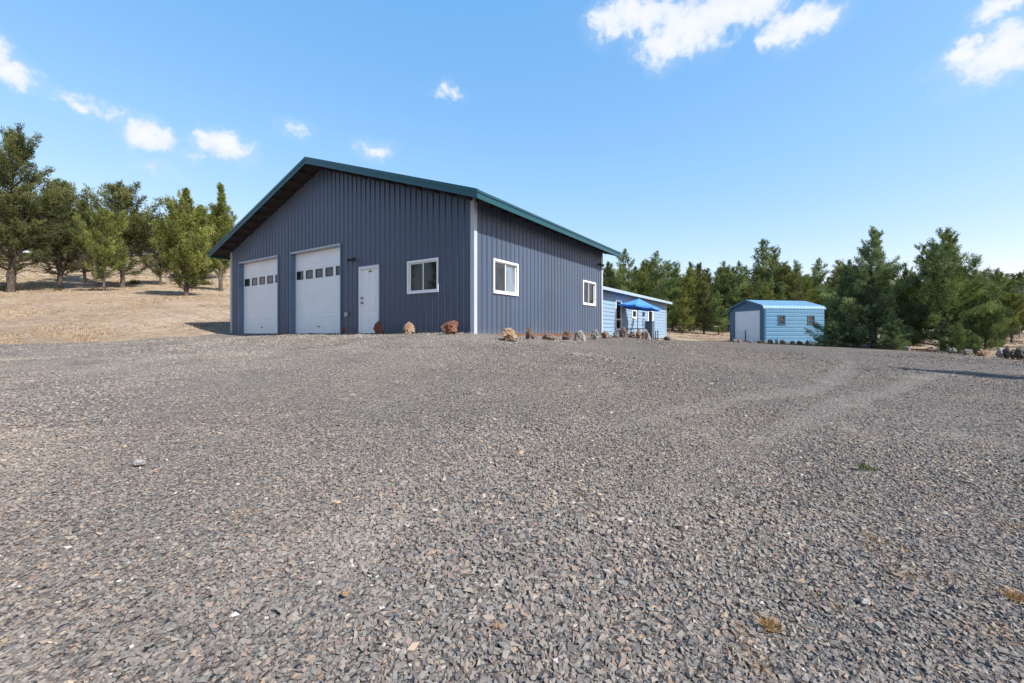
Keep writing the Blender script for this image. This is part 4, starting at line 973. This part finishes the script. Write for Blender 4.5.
plant_px('spire', 221, 184, 291, rz=2.0, label='tall narrow juniper spire beside the workshop eave', group=GL)
plant_px('wide', 160, 222, 285, rz=3.3, label='small juniper half hidden between the dark broad one and the bushy one', group=GL, wide=.75)
plant_px('cone', 202, 206, 280, rz=2.2, label='juniper whose tip shows right behind the bushy bright one', group=GL, leaf='leaf_olive')
GB = 'far junipers up the left slope'
for i, px in enumerate((-60, -38, -18, -4, 8, 20, 34, 46, 58, 72, 84, 96, 112, 124, 136, 150, 162, 172, 190, 199, 208, 222, 232)):
    Z = random.uniform(52, 78); u = (px-CX)/F
    plant(('f1', 'f3', 'wide')[i % 3], u*Z, Z, random.uniform(5.5, 7.5), 'distant juniper in the hazy row behind the left slope trees', group=GB)
for px, Z in ((-70, 24), (-130, 30)): plant('wide', (px-CX)/F*Z, Z, 7, 'juniper standing outside the picture to the left', group='junipers beside the drive')
for x, y, H in ((-30, -3, 9), (-36, 4, 10), (-27, -9, 8), (-40, -10, 9), (-33, 9, 8)): plant('f1', x, y, H, 'juniper standing outside the picture to the left', group='junipers beside the drive')
# right hand clump
GC = 'conifers beside the shed'
def rz_(k): return k
plant_px('blue', 872, 228, Z=22.0, rz=0, wide=.92, label='bluish green pointed fir right of the shed', name='fir_tree', group=GC)
plant_px('blue', 846, 268, Z=22.8, rz=1.9, label='shorter bluish fir whose boughs cover the shed window', name='fir_tree', group=GC, wide=.78)
plant_px('green', 944, 229, Z=20.0, rz=0, label='big ragged deep green conifer with a branch sticking out upper left', name='fir_tree', group=GC, wide=.84)
plant_px('green', 908, 267, Z=21.5, rz=2.4, label='lower conifer filling the gap between the two tall ones', name='fir_tree', group=GC, wide=.55)
plant_px('green', 985, 292, Z=18.6, rz=4.2, label='low spreading conifer bough mass at the right end of the clump', name='fir_tree', group=GC, wide=.75)
for px, yt, Z, lb in ((832, 318, 22.0, 'low bushy young fir in front of the shed end'), (893, 312, 19.9, 'low dark fir bush between the two big conifers'), (958, 322, 17.8, 'small leafy green fir bush below the big conifer'), (975, 334, 16.9, 'smallest fir bush beside the tan block of rock')):
    plant_px('blue' if px < 900 else 'green', px, yt, Z=Z, label=lb, name='fir_bush', group='low firs on the gravel edge', wide=1.1)
plant_px('f0', 999, 268, Z=38, label='dark conifer top rising behind the right end of the clump', name='conifer_tree')
plant_px('wide', 1012, 296, Z=30, label='pale round juniper at the right edge with bare ground below', leaf='leaf_bright')
plant_px('f1', 1030, 300, Z=45, label='juniper cut by the right edge beyond the rock pile')
plant_px('snag', 988, 264, Z=44, label='thin dead tree with wispy branches behind the clump', name='dead_tree', cat='dead tree')
plant_px('snag', 1020, 280, Z=40, label='bare leaning dead tree at the right edge', name='dead_tree', cat='dead tree')
plant('spire', 14.6, 7.9, 6.2, 'narrow tree outside the picture casting the shadow across the right of the yard', rz=0)
# stand behind the house and shed: the tops one can tell apart
T = [('f2', 608, 262, 48, 'slim conifer right behind the end of the workshop roof'), ('f0', 625, 249, 47, 'tall conifer rising just right of the workshop roof tip'), ('f3', 643, 266, 50, 'olive conifer above the left half of the blue house'), ('f0', 658, 251, 46, 'tall dense conifer above the blue umbrella'),
 ('f2', 674, 262, 50, 'conifer above the right end of the house roof'), ('f3', 690, 262, 47, 'bright green conifer just right of the house corner'), ('f1', 704, 274, 52, 'round topped conifer between the house and the shed'), ('f2', 722, 268, 50, 'slim conifer to the left of the shed'), ('f0', 739, 261, 49, 'broad dark conifer behind the left post of the shed'),
 ('f2', 762, 240, 50, 'tallest pointed conifer above the shed roof'), ('f2', 772, 247, 51, 'second point right against the tallest conifer above the shed'), ('f1', 787, 263, 50, 'round olive conifer above the right half of the shed roof'), ('f2', 798, 268, 52, 'thin conifer between the shed and the pointed one to its right'), ('f0', 820, 258, 48, 'pointed conifer above the right end of the shed'), ('f3', 806, 276, 46, 'yellowish conifer above the shed roof corner'),
 ('f1', 838, 278, 47, 'conifer just left of the bluish fir top')]
for k, px, yt, Z, lb in T: plant_px(k, px, yt, Z=Z, label=lb, name='conifer_tree', group='conifers behind the house and shed', wide=1.0)
GF = 'trees in the depth of the stand'
i = 0
for Z0, y0, step in ((45, 286, 14), (53, 277, 13), (61, 273, 12), (70, 270, 11), (84, 269, 10)):
    px = 596
    while px < 1040:
        Z = Z0+random.uniform(-3, 4); yt = y0+random.uniform(-10, 18)+(8 if px > 890 else 0)
        if not (Z0 < 50 and (px > 860 or px < 640)):
            x = (px-CX)/F*Z
            plant(('f0', 'f1', 'f2', 'f3')[random.randrange(4)], x, Z, EYE+(HY-yt)/F*Z-gz(x, Z), 'conifer in the crowded stand behind the house and shed, lost among its neighbours', group=GF, name='conifer_tree', wide=random.uniform(.85, 1.2), leaf=random.choice([None, 'leaf_olive', 'leaf_deep', 'leaf_olive', 'leaf_bright']))
        px += step*random.uniform(.7, 1.3)
# low sage bushes on the slope
def bush(x, y, s, label):
    t = Tree(int(abs(x*37)+y*11)); n = 110; r = t.r
    D = r.normal(0, 1, (n, 3)); D[:, 2] = abs(D[:, 2])+.2; D /= np.linalg.norm(D, axis=1, keepdims=True)
    t.tufts(D*r.uniform(.3, 1, (n, 1))*s*np.array((1, 1, .7)), D, np.full(n, s*.22), 9, s*.25, s*.03, r.uniform(.2, .8, n))
    me = t.crown('bush'); me.name = 'sage_bush'; o = link_mesh('sage_bush', me, M['leaf_olive']); o.location = (x, y, gz(x, y)); tag(o, label, 'bush', 'low bushes on the slope')
for px, py, s, lb in ((58, 291, .28, 'small green bush near the dead branched juniper'), (8, 291, .5, 'low bush at the foot of the tallest juniper'), (135, 284, .5, 'low bush left of the dark broad juniper trunk'), (206, 285, .6, 'low bush by the trunk of the narrow spire')):
    x, y = on_ground(px, py); bush(x, y, s, lb)

# ------------------------------------------------------------------ sky, sun, camera
SAZ = R(-35.0); SEL = R(46)
sdir = Vector((math.cos(SAZ)*math.cos(SEL), math.sin(SAZ)*math.cos(SEL), math.sin(SEL)))
w = bpy.data.worlds.new('World'); scene.world = w; w.use_nodes = True; nt = w.node_tree
bg = nt.nodes['Background']; sky = nt.nodes.new('ShaderNodeTexSky'); sky.sky_type = 'NISHITA'; sky.sun_disc = False
sky.sun_elevation = SEL; sky.sun_rotation = R(125); sky.altitude = 1200; sky.air_density = 1.0; sky.dust_density = .6; sky.ozone_density = 1.6
tc = nt.nodes.new('ShaderNodeTexCoord').outputs['Generated']
nrm = nt.nodes.new('ShaderNodeVectorMath'); nrm.operation = 'NORMALIZE'; nt.links.new(tc, nrm.inputs[0])
nz = nt.nodes.new('ShaderNodeTexNoise'); nz.inputs['Scale'].default_value = 24; nz.inputs['Detail'].default_value = 7; nz.inputs['Roughness'].default_value = .6; nt.links.new(nrm.outputs[0], nz.inputs['Vector'])
dsp = nt.nodes.new('ShaderNodeVectorMath'); dsp.operation = 'MULTIPLY_ADD'; nt.links.new(nz.outputs['Color'], dsp.inputs[0]); dsp.inputs[1].default_value = (.055, .055, .05); nt.links.new(nrm.outputs[0], dsp.inputs[2])
add = nt.nodes.new('ShaderNodeVectorMath'); add.operation = 'SUBTRACT'; nt.links.new(dsp.outputs[0], add.inputs[0]); add.inputs[1].default_value = (.0275, .0275, .025)
def cdir(px, py): return Vector(((px-CX)/F, 1, (HY-py)/F))
CL = [(640, 12, 40, 18), (690, 25, 52, 26), (735, 5, 60, 22), (608, 22, 22, 18), (665, 45, 30, 20), (798, 24, 36, 17), (775, 35, 16, 10), (995, 55, 44, 25), (965, 50, 20, 12), (1000, 8, 26, 9), (985, 18, 14, 8),
      (222, 145, 26, 16), (205, 138, 12, 8), (148, 135, 24, 15), (115, 112, 18, 7), (75, 103, 18, 10), (10, 72, 22, 14), (-10, 50, 20, 20), (372, 149, 18, 8), (448, 92, 17, 7), (292, 128, 14, 7), (148, 165, 14, 6), (190, 155, 12, 6)]
WK = {(115, 112): .62, (75, 103): .66, (448, 92): .62, (292, 128): .4, (148, 165): .4, (190, 155): .45, (372, 149): .75, (1000, 8): .8, (985, 18): .7}
tot = None
for px, py, rx, ry in CL:
    c = cdir(px, py); L = c.length; c.normalize(); rr = rx/F/L; k = rx/ry*(1/(1+((px-CX)/F)**2))**.5 if False else rx/ry
    # ellipse: stretch elevation
    m1 = nt.nodes.new('ShaderNodeVectorMath'); m1.operation = 'SUBTRACT'; nt.links.new(add.outputs[0], m1.inputs[0]); m1.inputs[1].default_value = c
    m2 = nt.nodes.new('ShaderNodeVectorMath'); m2.operation = 'MULTIPLY'; nt.links.new(m1.outputs[0], m2.inputs[0]); m2.inputs[1].default_value = (1, 1, k)
    m3 = nt.nodes.new('ShaderNodeVectorMath'); m3.operation = 'LENGTH'; nt.links.new(m2.outputs[0], m3.inputs[0])
    v = mth(nt, 'MULTIPLY', mth(nt, 'SUBTRACT', 1.0, mth(nt, 'DIVIDE', m3.outputs['Value'], rr*1.15)), WK.get((px, py), 1.0))
    tot = v if tot is None else mth(nt, 'MAXIMUM', tot, v)
n2 = noise(nt, 38, 8, .62, nrm.outputs[0]); n3 = noise(nt, 14, 5, .6, nrm.outputs[0])
fld = mth(nt, 'ADD', tot, mth(nt, 'MULTIPLY', mth(nt, 'SUBTRACT', n2, .5), 1.45))
mask = maprange(nt, fld, .0, .58)
thin = mth(nt, 'MULTIPLY', maprange(nt, mth(nt, 'ADD', tot, mth(nt, 'MULTIPLY', mth(nt, 'SUBTRACT', n3, .5), 1.6)), -.35, .6), .22)
mask = mth(nt, 'MAXIMUM', mask, mth(nt, 'MULTIPLY', thin, maprange(nt, tot, -1.2, 0)))
sc_ = nt.nodes.new('ShaderNodeSeparateColor'); nt.links.new(sky.outputs[0], sc_.inputs[0]); cb_ = nt.nodes.new('ShaderNodeCombineColor')
for i_, (ex, k_) in enumerate(((1.02, 1.10), (.58, 1.76), (.28, 3.1))): nt.links.new(mth(nt, 'MULTIPLY', mth(nt, 'POWER', sc_.outputs[i_], ex), k_), cb_.inputs[i_])
sz_ = nt.nodes.new('ShaderNodeSeparateXYZ'); nt.links.new(nrm.outputs[0], sz_.inputs[0])
zk = maprange(nt, sz_.outputs[2], .60, .95, 1.0, .42); zc = nt.nodes.new('ShaderNodeCombineColor')
for i_ in range(3): nt.links.new(zk, zc.inputs[i_])
skyc = mixc(nt, 1.0, cb_.outputs[0], zc.outputs[0], 'MULTIPLY')      # unseen sky towards the zenith, dimmed to weaken the ambient fill
cc = mixc(nt, maprange(nt, mth(nt, 'ADD', fld, mth(nt, 'MULTIPLY', n3, .3)), .35, 1.1), (3.4, 3.8, 4.3), (4.3, 4.35, 4.45))
fin = mixc(nt, mth(nt, 'MULTIPLY', mask, .93), skyc, cc)
nt.links.new(fin, bg.inputs['Color']); bg.inputs['Strength'].default_value = .15
sl = bpy.data.lights.new('sun', 'SUN'); sl.energy = 4.8; sl.angle = R(.5); sl.color = (1.0, .955, .89)
so = bpy.data.objects.new('sun', sl); COL.objects.link(so); so.rotation_euler = sdir.to_track_quat('Z', 'Y').to_euler(); so.location = (20, -10, 30)
cam = bpy.data.cameras.new('camera'); co_ = bpy.data.objects.new('camera', cam); COL.objects.link(co_)
co_.location = (0, 0, EYE); co_.rotation_euler = (R(90), 0, 0)
cam.sensor_width = 36; cam.lens = F/1024*36; cam.shift_y = -(341.5-HY)/1024; cam.clip_start = .05; cam.clip_end = 20000
scene.camera = co_
vs = scene.view_settings; vs.view_transform = 'Standard'; vs.look = 'None'; vs.gamma = 1; vs.exposure = .62; vs.use_curve_mapping = False
